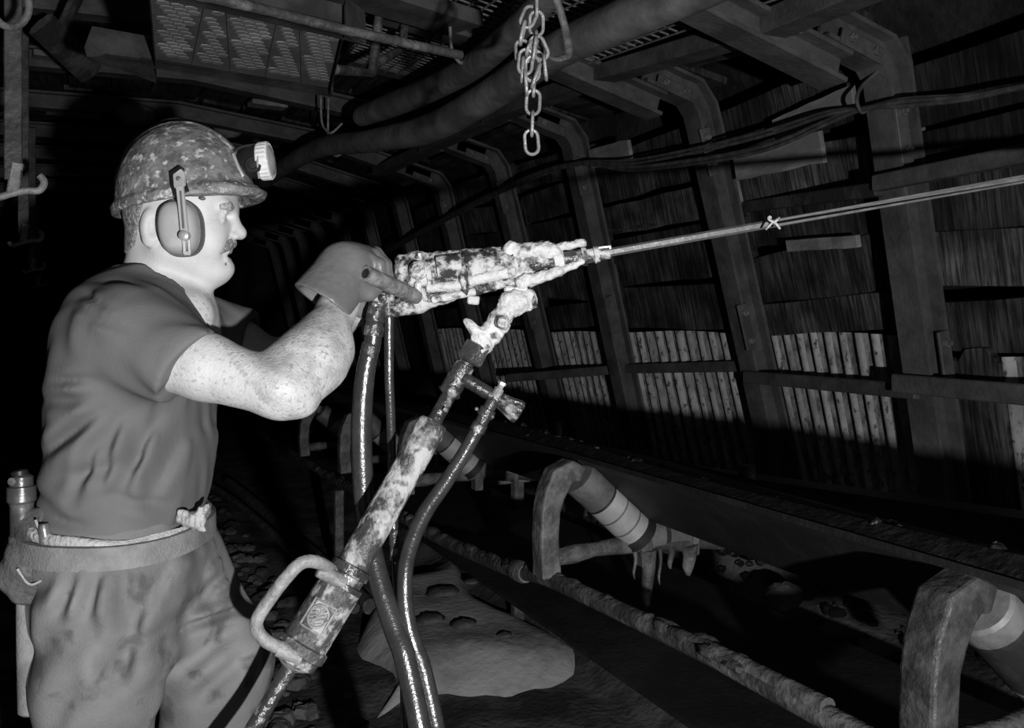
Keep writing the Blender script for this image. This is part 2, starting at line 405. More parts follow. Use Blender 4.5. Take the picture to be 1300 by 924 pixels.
# ================================================================= THE SETTING
def sheet_mesh(name, fn, us, vs, mat, kind='structure', smooth=True):
    mb = MB(); n = len(vs)
    pts = [fn(u, v) for u in us for v in vs]
    fs = [(i*n+j, (i+1)*n+j, (i+1)*n+j+1, i*n+j+1) for i in range(len(us)-1) for j in range(n-1)]
    mb.add(pts, fs); o = mb.build(name, mat, loc=(0, 0, 0), smooth=smooth, auto=80)
    return tag(o, kind=kind)
X0 = 1.06                      # near edge of the conveyor
def floor_z(x, y):
    b = fbm(np.array(x), np.array(y), 2.2, 3)*.05 + fbm(np.array(x), np.array(y), 9, 5)*.018
    b = float(b)
    if x > 1.62: b += min((x-1.62)*.95, .58)*(.8+.2*math.sin(y*2.3))
    if x < .55 and y > 2.2: b += .16*max(0, math.sin(y*1.7+x*2))*min(1, (.55-x))
    return b
sheet_mesh('floor', lambda x, y: (x, y, floor_z(x, y)), np.linspace(-2.6, 3.1, 96), np.concatenate([np.linspace(-.6, 6, 110), np.linspace(6.2, 16, 30)]), m_floor)
sheet_mesh('wall_right', lambda y, z: (3.2-.27*(z-.3)+.10*float(fbm(np.array(y), np.array(z), 3, 8)), y, z), np.linspace(-.5, 16, 110), np.linspace(-.1, 2.6, 24), m_rock)
sheet_mesh('wall_left', lambda y, z: (-2.6+.12*z+.10*float(fbm(np.array(y), np.array(z), 3, 9)), y, z), np.linspace(-.5, 16, 70), np.linspace(-.1, 2.7, 18), m_rock)
sheet_mesh('ceiling', lambda x, y: (x, y, 2.86-.035*x*x+.06*float(fbm(np.array(x), np.array(y), 4, 11))), np.linspace(-2.6, 3.0, 40), np.linspace(-.5, 16, 90), m_rock)
sheet_mesh('wall_far', lambda x, z: (x, 15.6+.1*math.sin(5*x+3*z), z), np.linspace(-2.7, 3.1, 20), np.linspace(-.1, 2.9, 12), m_rock)

# ----------------------------------------------------------------- steel arches
WC = 2.30
arch = []                                                     # (y, x corner, z corner, leg slope)
for cpx, cpy, bpx, bpy_ in ((1138, 60, 1212, 600), (898, 111, 1002, 585), (737, 159, 815, 530), (640, 196, 705, 470)):
    c = PX(cpx, cpy, WC); b = PY(bpx, bpy_, c.y); arch.append([c.y, c.x, c.z, (b.x-c.x)/(c.z-b.z)])
sp = 1.04
for k in range(8):
    arch.append([arch[3][0]+sp*(k+1), WC+.0*k, arch[3][2]+.01*(k+1), arch[2][3]])
def leg_x(i, z): a = arch[i]; return a[1]+(a[2]-z)*a[3]
def roof_path(i):
    a = arch[i]; zc = a[2]
    return [(a[1], zc), (1.38, zc+.245), (.45, zc+.36), (-.75, zc+.34), (-1.75, zc)]
def i_section(pts, y, W=.105, D=.11, t=.014, mb=None):
    # sweep of an I profile in the plane y = const; outer line given, depth inwards
    mb = mb or MB(); n = len(pts); rings = []
    for k in range(n):
        p = Vector((pts[k][0], 0, pts[k][1])); d0 = (p-Vector((pts[k-1][0], 0, pts[k-1][1]))).normalized() if k else None
        d1 = (Vector((pts[k+1][0], 0, pts[k+1][1]))-p).normalized() if k < n-1 else None
        d0 = d0 or d1; d1 = d1 or d0; t_ = (d0+d1).normalized()
        nin = Vector((t_.z, 0, -t_.x))*-1
        sc_ = 1/max(.5, t_.dot(d0))
        prof = [(-W/2, 0), (W/2, 0), (W/2, t), (t/2, t), (t/2, D-t), (W/2, D-t), (W/2, D), (-W/2, D), (-W/2, D-t), (-t/2, D-t), (-t/2, t), (-W/2, t)]
        rings.append([Vector((p.x+nin.x*q*sc_, y+u, p.z+nin.z*q*sc_)) for u, q in prof])
    return mb.loft(rings)
ordn = ['nearest', 'second', 'third', 'fourth', 'fifth', 'sixth', 'seventh', 'eighth', 'ninth', 'tenth', 'eleventh', 'twelfth']
for i, a in enumerate(arch):
    y, xc, zc, sl = a
    r = empty('steel_arch', (xc+zc*sl, y, 0), f'{ordn[i]} rusty steel support arch from the camera, spanning the mine roadway' if i < 9 else 'rusty steel support arch lost in the dark at the far end of the roadway', 'support arch', 'steel roadway arches')
    i_section([(xc+(zc-.0)*sl, .0), (xc+.28*sl, zc-.28), (xc+.015, zc-.07), (xc-.055, zc+.018), (xc-.30, zc+.085)], y).build('leg', m_steel, r)
    rp = roof_path(i); rp2 = [(xc-.12, zc+.035-.0)] + rp[1:4] + [(-1.62, zc+.045)]
    off = .112
    i_section([(p[0], p[1]-.0) for p in rp2][::1], y, W=.1, D=.105).build('roof_beam', m_steel, r) if i > 1 else \
        i_section([(xc-.235, zc-.055)] + [(p[0], p[1]-.11) for p in rp[1:4]] + [(-1.62, zc-.06)], y, W=.112, D=.10).build('roof_beam', m_steel, r)
    i_section([(-1.62, zc+.045), (-1.75, zc), (-1.82, zc-.1), (-2.2, .0)], y).build('leg', m_steel, r)
    if i < 5:
        # splice plates and bolts on the knee and on the leg
        for (dx, dz, L, an) in ((-.17, -.035, .17, .276), (.0, -.28, .20, math.atan2(1, sl)), (.19, -1.0, .2, math.atan2(1, sl))):
            m = Matrix.Rotation(an, 3, 'Y')
            cc = Vector((xc+dx-.03, y-.054, zc+dz))
            MB().box(cc, (L, .012, .05), m, .003).build('splice_plate', m_steel, r)
            for s in (-1, 1):
                q = cc + m @ Vector((s*L*.3, -.006, .0))
                MB().lathe(q, (0, -1, 0), [(0, .014), (.012, .014), (.012, .008), (.022, .008)], 6).build('bolt', m_bolt, r)
# ----------------------------------------------------------------- lagging boards, sheets, spacer bars
def bay_name(i): return ['to the right of the nearest arch leg', 'between the first and second arch legs', 'between the second and third arch legs', 'between the third and fourth arch legs', 'between the fourth and fifth arch legs', 'between the fifth and sixth arch legs'][i]
def ends(b):
    if b == 0: return (arch[0][0]-1.05, 0, arch[0][0], 0)
    return (arch[b-1][0], b-1, arch[b][0], b)
def slab(mb, a, b, up, thick, jit=0.0, segs=6):
    # board from a to b (centre line), 'up' its half-width vector, thickness along the normal; slightly warped with ragged ends
    a = Vector(a); b = Vector(b); up = Vector(up); d = (b-a).normalized(); nrm = d.cross(up).normalized(); rings = []
    for k in range(segs+1):
        t = k/segs; c = a+(b-a)*t + nrm*random.uniform(-jit, jit); e0 = 1+random.uniform(-.06, .06); e1 = 1+random.uniform(-.06, .06)
        rings.append([c-up*e0-nrm*thick/2, c+up*e1-nrm*thick/2, c+up*e1+nrm*thick/2, c-up*e0+nrm*thick/2])
    mb.loft(rings); return mb
zs_bay = {0: (.38, .10, .92), 1: (1.31,), 2: (1.30,), 3: (1.28,), 4: (1.25,), 5: (1.25,)}
rowname = ['lowest', 'second', 'third', 'fourth', 'fifth', 'topmost', 'uppermost']
for b in range(0, 6):
    y0, i0, y1, i1 = ends(b)
    ztop = min(arch[i0][2], arch[i1][2])-.02; z = 1.30 if b else 1.26; k = 0
    while z < ztop-.1 and k < 7:
        h = random.uniform(.14, .25); h = min(h, ztop-z+.05)
        zc = z+h/2; tilt = random.uniform(-.03, .03)
        off = .045+random.uniform(-.012, .02)
        A = Vector((leg_x(i0, zc)+off, y0-.01 if b else y0-.2, zc-tilt)); B = Vector((leg_x(i1, zc)+off, y1+.01, zc+tilt))
        sl = arch[i1][3]; up = Vector((-sl, 0, 1)).normalized()*(h/2*random.uniform(.94, 1.03))
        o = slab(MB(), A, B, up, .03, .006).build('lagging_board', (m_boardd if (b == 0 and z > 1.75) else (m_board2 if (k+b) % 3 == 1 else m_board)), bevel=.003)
        tag(o, f'rough sawn wall board, {rowname[k]} of those {bay_name(b)}', 'board', 'wall lagging boards')
        z += h+random.uniform(.0, .02); k += 1
    # lower wall: corrugated steel sheets hung on the outside of the legs
    def corr(ya, yb, zt, zb, off, name_pos):
        pitch = .088; n = int((yb-ya)/pitch*10); mb = MB(); ring = []
        rows = 10; mi = []
        pts = []; fs = []
        for face in (0, 1):
            for kz in range(rows+1):
                zz = zb+(zt-zb)*kz/rows
                for ky in range(n+1):
                    yy = ya+(yb-ya)*ky/n; t = (yy-y0)/(y1-y0) if y1 > y0 else 0
                    x = leg_x(i0, zz)*(1-t)+leg_x(i1, zz)*t+off+.006+.018*math.sin(yy/pitch*2*math.pi)
                    dz = .008*math.sin(yy*5+b) if kz == rows else 0
                    pts.append((x+(.004 if face else 0), yy, zz+dz))
        N = (rows+1)*(n+1)
        for kz in range(rows):
            for ky in range(n):
                a = kz*(n+1)+ky; q = (a, a+1, a+n+2, a+n+1); fs.append(q); ph = math.sin((ya+(yb-ya)*(ky+.5)/n)/pitch*2*math.pi); mats_ = 1 if ph > .08 else 0; mi += [mats_, mats_]; fs.append(tuple(N+v for v in q[::-1]))  # groove faces take the colour with shade painted in
        for ky in range(n):
            fs.append((ky, N+ky, N+ky+1, ky+1)); a = rows*(n+1)+ky; fs.append((a, a+1, N+a+1, N+a))
        for kz in range(rows):
            a = kz*(n+1); fs.append((a, a+n+1, N+a+n+1, N+a)); a += n; fs.append((a, N+a, N+a+n+1, a+n+1))
        mb.add(pts, fs); mb.mi = mi+[0]*(len(fs)-len(mi)); o = mb.build('corrugated_sheet', [m_corr, m_corrd], smooth=True, auto=75)
        tag(o, f'mud-spotted corrugated steel sheet low on the wall {name_pos}', 'metal sheet', 'corrugated wall sheets')
    if b == 0: corr(y1-1.0, y1-.20, 1.235, .3, .04, bay_name(b))
    elif b == 1: corr(y0+.06, y1-.02, 1.292, .3, .026, bay_name(b))
    elif b == 2: corr(y0+.1, y1+.0, 1.285, .3, .026, bay_name(b))
    else: corr(y0+.08, y1+.0, 1.27, .3, .026, bay_name(b))
# boards behind the sheet right of the nearest leg and pale slivers stuck between boards
o = slab(MB(), (leg_x(0, .8)+.03, arch[0][0]-.20, .78), (leg_x(0, .8)+.03, arch[0][0]+.02, .78), Vector((-.18, 0, 1))*.46, .03, .004).build('lagging_board', m_board, bevel=.003)
tag(o, 'dark upright board low on the right wall beside the nearest arch leg', 'board', 'wall lagging boards')
for (pa, pb, hw, lab) in (((1000, 312, 2.43), (1090, 306, 2.41), .022, 'pale sliver of timber wedged across the wall below the drill rod'),
                          ((935, 212, 2.36), (1045, 186, 2.36), .055, 'pale weathered board high on the wall under the cables'),
                          ((985, 165, 2.30), (1085, 122, 2.28), .04, 'tilted board wedged behind the cables beside the nearest arch'),
                          ((750, 202, 2.34), (800, 190, 2.33), .05, 'small pale board behind the third arch')):
    o = slab(MB(), PX(pa[0], pa[1], pa[2]-.03), PX(pb[0], pb[1], pb[2]-.03), Vector((-.2, 0, 1)).normalized()*hw, .02, .003).build('timber_wedge', m_plankp, bevel=.003)
    tag(o, lab, 'timber')
def bar(name, a, b, w_, h_, lab, cat, grp, mat=m_steel):
    a = Vector(a); b = Vector(b); d = (b-a); L = d.length; d.normalize(); s = d.cross(Vector((0, 0, 1))).normalized(); u = s.cross(d)
    rot = Matrix((d, s, u)).transposed()
    o = MB().box((a+b)/2, (L, w_, h_), rot, .004).build(name, mat)
    return tag(o, lab, cat, grp)
def onleg(px, py, i): return PY(px, py, arch[i][0])
for (p, i, q, j, t) in ((( 952, 478), 1, (1172, 497), 0, 'between the first and second arch legs'), ((800, 468), 2, (976, 464), 1, 'between the second and third arch legs'), ((648, 480), 3, (800, 468), 2, 'between the third and fourth arch legs')):
    A = onleg(*p, i)+Vector((-.02, 0, 0)); B = onleg(*q, j)+Vector((-.02, 0, 0))
    bar('spacer_bar', A, B, .035, .05, f'lower steel spacer bar across the sheets, {t}', 'spacer bar', 'spacer bars between the arches')
A = onleg(1160, 487, 0); bar('spacer_bar', A+Vector((-.03, .05, 0)), A+Vector((.0, -1.1, -.01)), .035, .06, 'lower steel spacer bar running off to the right of the nearest arch leg', 'spacer bar', 'spacer bars between the arches')
for (p, i, q, j, t) in (((945, 263), 1, (1118, 240), 0, 'between the first and second arch legs'), ((775, 290), 2, (948, 264), 1, 'between the second and third arch legs')):
    bar('spacer_bar', onleg(*p, i), onleg(*q, j), .04, .045, f'upper spacer bar on the timber boards, {t}', 'spacer bar', 'spacer bars between the arches', m_steel_d)
A = onleg(1112, 233, 0); bar('spacer_bar', A, A+Vector((-.0, -1.1, .02)), .04, .05, 'upper spacer bar running off to the right of the nearest arch leg', 'spacer bar', 'spacer bars between the arches')
# ties along the roof, at the knee
ty = [(1.80, arch[0][0], arch[0][2]+.005), (1.80, arch[1][0], arch[1][2]+.005), (1.80, arch[2][0], arch[2][2]+.005), (1.80, arch[3][0], arch[3][2]+.01), (1.8, arch[4][0], arch[4][2]+.01)]
bar('roof_tie', (1.80, arch[0][0]-1.1, ty[0][2]-.02), Vector(ty[0])+Vector((0, .06, 0)), .10, .07, 'broad steel tie along the roof in front of the nearest arch', 'roof tie', 'roof ties')
for k in range(4):
    bar('roof_tie', Vector(ty[k])+Vector((.03, -.05, 0)), Vector(ty[k+1])+Vector((0, .05, 0)), .10, .06, f'broad steel tie along the roof from the {ordn[k]} arch to the {ordn[k+1]}', 'roof tie', 'roof ties')
# roof boards lying on the arches
for b in range(0, 9):
    i0, i1 = (max(b-1, 0), b); y0 = arch[i0][0] if b else arch[0][0]-1.05; y1 = arch[i1][0]
    p0 = roof_path(i0); p1 = roof_path(i1); xs = [q[0] for q in p0][::-1]
    x = -1.7
    while x < 2.15:
        wd = random.uniform(.17, .3); xm = x+wd/2
        z0 = np.interp(xm, xs, [q[1] for q in p0][::-1])+.03+random.uniform(0, .03); z1 = np.interp(xm, xs, [q[1] for q in p1][::-1])+.03+random.uniform(0, .03)
        sl = (np.interp(xm+.1, xs, [q[1] for q in p0][::-1])-np.interp(xm-.1, xs, [q[1] for q in p0][::-1]))/.2
        jy = random.uniform(-.05, .05)
        o = slab(MB(), (xm, y0-.02+jy, z0), (xm, y1+.02+jy, z1), Vector((1, 0, sl)).normalized()*wd/2, .028, .004, 4).build('roof_board', m_plank)
        side_ = 'left of centre' if xm < -.3 else ('over the middle' if xm < .9 else 'on the conveyor side')
        tag(o, f'dark roof board {side_} {["in front of the nearest arch", "from the first to the second arch", "from the second to the third arch", "from the third to the fourth arch", "from the fourth to the fifth arch", "from the fifth to the sixth arch", "from the sixth to the seventh arch", "from the seventh to the eighth arch", "beyond the eighth arch"][b]}', 'board', 'roof boards')
        x += wd+random.uniform(0, .06)
# pale bits of timber and stones stuck in the roof at upper left
for (q, s, lab) in (((92, 143, 4.6), (.30, .14, .03), 'pale board end under the roof left of the helmet'), ((70, 72, 4.2), (.2, .1, .03), 'small pale board end in the roof at far left'), ((340, 133, 4.4), (.22, .12, .03), 'pale board end in the roof below the black trough'), ((85, 222, 6.2), (.2, .1, .03), 'faint board end in the roof behind the helmet')):
    o = MB().box(PZ(q[0], q[1], 2.675), s, Matrix.Rotation(.12, 3, 'Z'), .004).build('timber_wedge', m_plankp); tag(o, lab, 'timber')
for (q, r_, lab) in (((172, 145, 4.6), .09, 'rounded stone lodged in the roof above the helmet'), ((290, 163, 4.3), .08, 'pale rounded stone lodged in the roof above the cap lamp')):
    o = MB().ball(PZ(q[0], q[1], 2.64), (r_*1.3, r_, r_*.8), 12, 8, .06).build('stone', m_plankp, smooth=True); tag(o, lab, 'stone')
# ----------------------------------------------------------------- wire mesh in the roof
def mesh_panel(c00, c10, c01, nu, nv, lab):
    c00, c10, c01 = map(Vector, (c00, c10, c01)); mb = MB()
    for k in range(nu+1):
        a = c00+(c10-c00)*k/nu; mb.cyl(a, a+(c01-c00), .0035, 6)
    for k in range(nv+1):
        a = c00+(c01-c00)*k/nv+Vector((0, 0, .006)); mb.cyl(a, a+(c10-c00), .0035, 6)
    o = mb.build('wire_mesh_panel', m_mesh); tag(o, lab, 'wire mesh', 'roof mesh panels')
zr = arch[0][2]
mesh_panel((1.28, arch[0][0]-.25, zr+.10), (1.72, arch[0][0]-.25, zr+.02), (1.28, arch[1][0]+.1, zr+.22), 9, 26, 'welded wire mesh panel in the roof right of the hanging chain')
mesh_panel((.85, arch[0][0]-.25, zr+.20), (1.27, arch[0][0]-.25, zr+.12), (.85, arch[1][0]+.1, zr+.27), 9, 26, 'welded wire mesh panel in the roof directly above the hanging chain')
mesh_panel((.9, arch[1][0]+.1, zr+.31), (1.5, arch[1][0]+.1, zr+.23), (.9, arch[2][0], zr+.36), 11, 22, 'wire mesh panel behind the sagging roof hoses')
# ----------------------------------------------------------------- sagging hoses under the roof
def px_tube(name, pts, rads, mat, lab, cat, flat=None, n=14, grp=None, parent=None, sub=8):
    pp = smooth_path([P(*q) for q in pts], sub); rr = interp_r(rads, sub)
    o = MB().tube(pp, rr, n, flat=flat).build(name, mat, parent, smooth=True, auto=60)
    return tag(o, lab, cat, grp) if parent is None else o
r = empty('roof_hose', P(560, 105, 3.3), 'upper of two thick sagging hoses slung under the roof', 'hose', 'thick roof hoses')
px_tube('hose', [(462, 146, 4.3), (500, 132, 3.95), (540, 116, 3.6), (600, 84, 3.1), (655, 38, 2.7), (720, -30, 2.3), (800, -110, 1.95)], [.060, .066, .062, .058, .052, .046, .046], m_duct, None, None, .8, parent=r)
r = empty('roof_hose', P(620, 120, 3.2), 'lower of two thick sagging hoses slung under the roof, running behind the chain', 'hose', 'thick roof hoses')
px_tube('hose', [(320, 240, 6.5), (395, 192, 5.0), (470, 179, 4.2), (545, 163, 3.7), (620, 122, 3.2), (700, 68, 2.8), (790, 26, 2.45), (900, -22, 2.2), (1030, -90, 1.9)], [.06, .06, .058, .07, .068, .066, .066, .066, .066], m_duct, None, None, .85, parent=r)
for (a, b_) in (((408, 150, 4.75), (422, 168, 4.7)), ((417, 184, 4.85), (432, 196, 4.8)), ((572, 52, 3.0), (590, 78, 3.05))):
    q = P(*a); e = P(*b_); m = (q+e)/2; 
    o = MB().tube(smooth_path([q+Vector((0, 0, .25)), q, m+Vector((0, 0, -.03)), e, e+Vector((.05, 0, .05))], 6), .006, 8).build('hose_hook', m_chain, smooth=True)
    tag(o, ['wire hook holding the upper roof hose left of its bend', 'wire hook holding the lower roof hose at far left', 'wire hook above the upper roof hose, left of the chain'][0 if a[0] == 408 else (1 if a[0] == 417 else 2)], 'hook')
# ----------------------------------------------------------------- cables along the wall
cb = [(1900, 40), (1345, 103), (1230, 123), (1150, 130), (1100, 137), (1050, 152), (1000, 173), (950, 188), (880, 201), (800, 210), (740, 207), (690, 219), (620, 250), (540, 292), (480, 325)]
labs = ['topmost of the thin cables sagging along the right wall', 'thin cable second from top of the bunch sagging along the right wall', 'thin cable third from top of the bunch on the right wall', 'lowest of the thin cables sagging along the right wall']
for k in range(4):
    pts = []
    for n_, (x, y) in enumerate(cb):
        s = [0, 0, 3, 5, 1, 6, 9, 10, 9, 8, 2, 3, 3, 3, 3][n_]; 
        dy = (k-1.5)*s*.55 - (8 if (k < 2 and 4 < n_ < 9) else 0)*math.sin((n_-4)/5*math.pi) if 4 < n_ < 10 else (k-1.5)*s*.6
        pts.append(PX(x, y+dy, 2.14-.012*(k % 2)))
    o = MB().tube(smooth_path(pts, 6), .0065 if k != 2 else .009, 8).build('cable', m_cable, smooth=True); tag(o, labs[k], 'cable', 'wall cables')
q = PX(1094, 128, 2.13); o = MB().tube(smooth_path([q+Vector((.07, 0, .10)), q+Vector((.02, .02, .05)), q+Vector((-.02, 0, .0)), q+Vector((0, 0, -.035)), q+Vector((.03, 0, -.02))], 6), .006, 8).build('cable_hook', m_steel, smooth=True)
tag(o, 'bent wire hook holding the cables on the nearest arch', 'hook')
# ----------------------------------------------------------------- hangers on the left
def hanger(px, py, d, lab):
    c = P(px, py, d); r = empty('pipe_hanger', c, lab, 'hanger', 'hooked roof hangers'); s = d/2.5*.9+.1
    top = 2.66
    MB().box((c.x-.01, c.y, (c.z+.03+top)/2), (.045, .012, top-c.z-.03), None, .003).build('strap', m_steel_d, r)
    k = .06
    pts = [c+Vector((-1.1*k, 0, -.1*k)), c+Vector((-.9*k, 0, -.35*k)), c+Vector((-.2*k, 0, -.1*k)), c+Vector((.35*k, 0, .05*k)), c+Vector((.9*k, 0, .1*k)), c+Vector((1.1*k, 0, .5*k)), c+Vector((.9*k, 0, .8*k))]
    MB().tube(smooth_path(pts, 6), .010, 10).build('hook', m_hook, r, smooth=True)
    MB().box(c+Vector((-.1*k, 0, .6*k)), (.03, .014, .09), Matrix.Rotation(.15, 3, 'Y'), .004).build('hook_plate', m_hook, r)
hanger(22, 243, 2.5, 'nearest double hook hanging from the roof left of the helmet')
hanger(33, 306, 4.1, 'second double hook hanging behind the nearest, left of the helmet')
hanger(43, 342, 6.2, 'third double hook in the row, faint behind the second')
hanger(50, 362, 8.8, 'farthest double hook in the row left of the miner')
c = P(14, 8, 1.8); mb = MB(); mb.tube([c+Rv*(.036*math.cos(t))+Uv*(.042*math.sin(t)) for t in np.linspace(0, 2*math.pi, 25)[:-1]], .0075, 10, closed=True)
r = empty('ring_hanger', c, 'pale metal ring hanging at the top left corner', 'hanger'); mb.build('ring', m_idler, r, smooth=True)
MB().box(c+Vector((0, 0, .42)), (.03, .012, .78), None, .003).build('strap', m_steel_d, r)
# ----------------------------------------------------------------- water trough with honeycombed floor
zt = CAMZ+.60
fx = [197, 243, 292, 336, 382, 418]; nx = [190, 259, 286, 352, 380, 436]
far = [PZ(x, 75+(x-197)*37/221, zt) for x in fx]; near = [PZ(x, -6+(x-190)*43/246, zt) for x in nx]
r = empty('water_trough', (far[0]+near[5])/2, 'black trough with honeycombed pale underside slung under the roof at upper left', 'trough')
for k in range(5):
    a, b_, c_, d_ = far[k], far[k+1], near[k+1], near[k]; cen = (a+b_+c_+d_)/4
    q = [p+(cen-p).normalized()*.004 for p in (a, b_, c_, d_)]
    mb = MB(); mb.prism(q, (0, 0, .02))
    u = (b_-a).normalized(); v = Vector((-u.y, u.x, 0)); hs = .0150
    def inside(pt, mg):
        for m in range(4):
            e = q[(m+1) % 4]-q[m]; nn = Vector((-e.y, e.x, 0)).normalized()
            if nn.dot(cen-q[m]) < 0: nn = -nn
            if nn.dot(pt-q[m]) < mg: return False
        return True
    for iu in range(-16, 17):
        for iv in range(-20, 21):
            c = cen+u*(iu*hs*1.75+(iv % 2)*hs*.875)+v*(iv*hs*1.52)
            if inside(c, hs*.9) and (a-c).length > .03 and (c-a).dot(-v) > .05:
                pts = [c+u*(hs*.88*math.cos(t))+v*(hs*.88*math.sin(t))+Vector((0, 0, -.0016)) for t in [math.pi/6+math.pi/3*m for m in range(6)]]
                mb.cur = 1; mb.prism(pts, (0, 0, .002))
    mb.build('honeycomb_panel', [m_trayb, m_tray], r)
cen = sum(far+near, Vector())/12
q4 = [far[0], far[5], near[5], near[0]+(near[0]-far[0])*.15]
rings = []
for ex, dz in ((0., .012), (.004, -.004), (.014, -.012), (.022, .0), (.030, -.012), (.046, -.018), (.050, -.004), (.058, -.016), (.076, -.022), (.080, -.006), (.092, -.016), (.108, -.02), (.112, .0), (.10, .05)):
    ring = []
    for k in range(4):
        p, p1, p0 = q4[k], q4[(k+1) % 4], q4[k-1]
        dd = ((p-p1).normalized()+(p-p0).normalized()); 
        for s in (0, .5, 1):
            e = (p-p0).normalized()*(1-s)+(p-p1).normalized()*s
            ring.append(p + ((p-p0).normalized()*(1-s)+(p-p1).normalized()*s + e*.0)*ex*1.0*[1.35, .1, .5, .55][0 if False else k] + Vector((0, 0, dz)))
    rings.append(ring)
mb = MB(); mb.loft(rings, cap=False); n = len(mb.v); mb.f.append(tuple(range(n-12, n))); mb.mi.append(0)
mb.build('rim', m_trayd, r)
MB().tube(smooth_path([P(225, -12, 1.55), P(330, 11, 1.68), P(430, 36, 1.80), P(585, 70, 2.02)], 4), .010, 12).build('trough_support_rail', m_pipe, smooth=True)
tag(bpy.data.objects['trough_support_rail'], 'mud-crusted steel pipe rail holding up the black trough', 'rail')
for (a, b_, lab) in (((425, 88, 2.6), (472, 93, 2.9), 'short muddy pipe stub right of the black trough'), ((470, 86, 2.95), (510, 62, 3.2), 'bent steel strip above the pipe stub right of the trough')):
    o = MB().tube([P(*a), P(*b_), P(*b_)+Vector((.1, .1, .6))], .016, 12).build('pipe_stub', m_pipe, smooth=True); tag(o, lab, 'pipe')
for (a, b_, wd, lab) in (((52, 30, 3.0), (80, 58, 3.2), .05, 'left dark steel strip hanging from the roof at top left'), ((70, 55, 3.2), (96, 0, 3.1), .05, 'right dark steel strip slanting from the roof at top left')):
    o = MB().tube([P(*a), P(*b_)] if False else [P(*a), P(*b_), P(*b_)+(P(*b_)-P(*a))*1.5], wd, 8, flat=.25).build('steel_strip', m_steel_d); tag(o, lab, 'strip')
for (pa, pb, hw, lab) in (((395, -30, 2.55), (590, 30, 3.05), .085, 'wide dark steel channel in the roof above the trough rail'),):
    a, b_ = P(*pa), P(*pb); bar('roof_channel', a, b_, .17, .05, lab, 'channel', None, m_steel)
# ----------------------------------------------------------------- the hanging chain
r = empty('hanging_chain', P(677, 80, 1.6), 'bright steel chain hanging knotted from the roof right of centre', 'chain')
def link(c, ax, nrm, L=.0215, Wd=.0118, wr=.0031):
    ax = Vector(ax).normalized(); nrm = Vector(nrm); nrm = (nrm-ax*nrm.dot(ax)).normalized(); s = ax.cross(nrm); pts = []
    h = L-Wd
    for t in np.linspace(-math.pi/2, math.pi/2, 9): pts.append(c+ax*h+ax*(Wd*math.cos(t))+s*(Wd*math.sin(t)))
    for t in np.linspace(math.pi/2, 1.5*math.pi, 9): pts.append(c-ax*h+ax*(Wd*math.cos(t))+s*(Wd*math.sin(t)))
    MB().tube(pts, wr, 8, closed=True).build('link', m_chain, r, smooth=True)
def strand(pts, first=0):
    # pts: pixel path; links every 0.036 m, alternately face on and edge on
    path = smooth_path([P(*p) for p in pts], 10); acc = 0; k = first; nxt = 0; prev = path[0]
    for i in range(1, len(path)):
        seg = (path[i]-prev).length
        if acc+seg >= nxt:
            link(path[i], path[min(i+1, len(path)-1)]-path[i-1], (Fv if k % 2 == 0 else Rv)+Uv*.001, ); k += 1; nxt += .0352
        acc += seg; prev = path[i]
strand([(681, -22, 1.6), (681, 30, 1.6), (679, 80, 1.6), (677, 125, 1.6), (675, 174, 1.6), (675, 181, 1.6)], 0)
strand([(672, 20, 1.6), (663, 45, 1.59), (664, 75, 1.58), (662, 106, 1.58)], 0)
strand([(676, 58, 1.58), (668, 72, 1.57), (667, 95, 1.57), (668, 112, 1.57)], 1)
strand([(684, 60, 1.57), (690, 75, 1.57), (692, 92, 1.58), (685, 100, 1.58)], 0)
strand([(679, 60, 1.57), (676, 85, 1.57), (677, 104, 1.57), (683, 90, 1.57)], 1)
o = MB().tube(smooth_path([P(684, 58, 1.61), P(698, 73, 1.65), P(712, 74, 1.68), P(722, 66, 1.7), P(716, 30, 1.72), P(700, -20, 1.7)], 8), [.0075]*41, 10, flat=.5).build('metal_strap', m_idler, smooth=True)
tag(o, 'thin curved pale strap hooked behind the hanging chain', 'strap')
# ================================================================= CONVEYOR
def cx(px, py): return PX(px, py, X0)
stp = [cx(940, 851), cx(905, 832), cx(800, 782), cx(693, 733), cx(648, 722), cx(560, 684), cx(510, 656), cx(448, 621), cx(400, 594)]
stp = [stp[0]+(stp[0]-stp[1])*8] + stp + [stp[-1]+Vector((0, 4, -.05))]
r = empty('conveyor_rail', stp[4], 'mud-caked steel pipe rail along the near side of the conveyor', 'rail')
MB().tube(smooth_path(stp, 6), .021, 14).build('pipe', m_pipe, r, smooth=True)
mb = MB()
for k in range(46):
    t = random.random(); i = random.randint(1, len(stp)-3); p = stp[i]+(stp[i+1]-stp[i])*t
    mb.ball(p+Vector((random.uniform(-.012, .012), 0, .012)), (random.uniform(.012, .024), random.uniform(.02, .06), random.uniform(.008, .018)), 10, 6, .12)
tag(mb.build('caked_mud', m_pipe, r, smooth=True), kind='stuff')
a, b_ = cx(815, 797), cx(905, 834); MB().tube([a+Vector((.0, 0, .012)), b_+Vector((0, 0, .012)), b_+Vector((0, -.3, .02))], .017, 12).build('coupling_sleeve', m_idler, r, smooth=True)
MB().lathe(cx(654, 722), cx(693, 738)-cx(648, 719), [(0, .026), (.012, .030), (.06, .030), (.075, .025)], 14).build('coupling', m_idler, r, smooth=True)
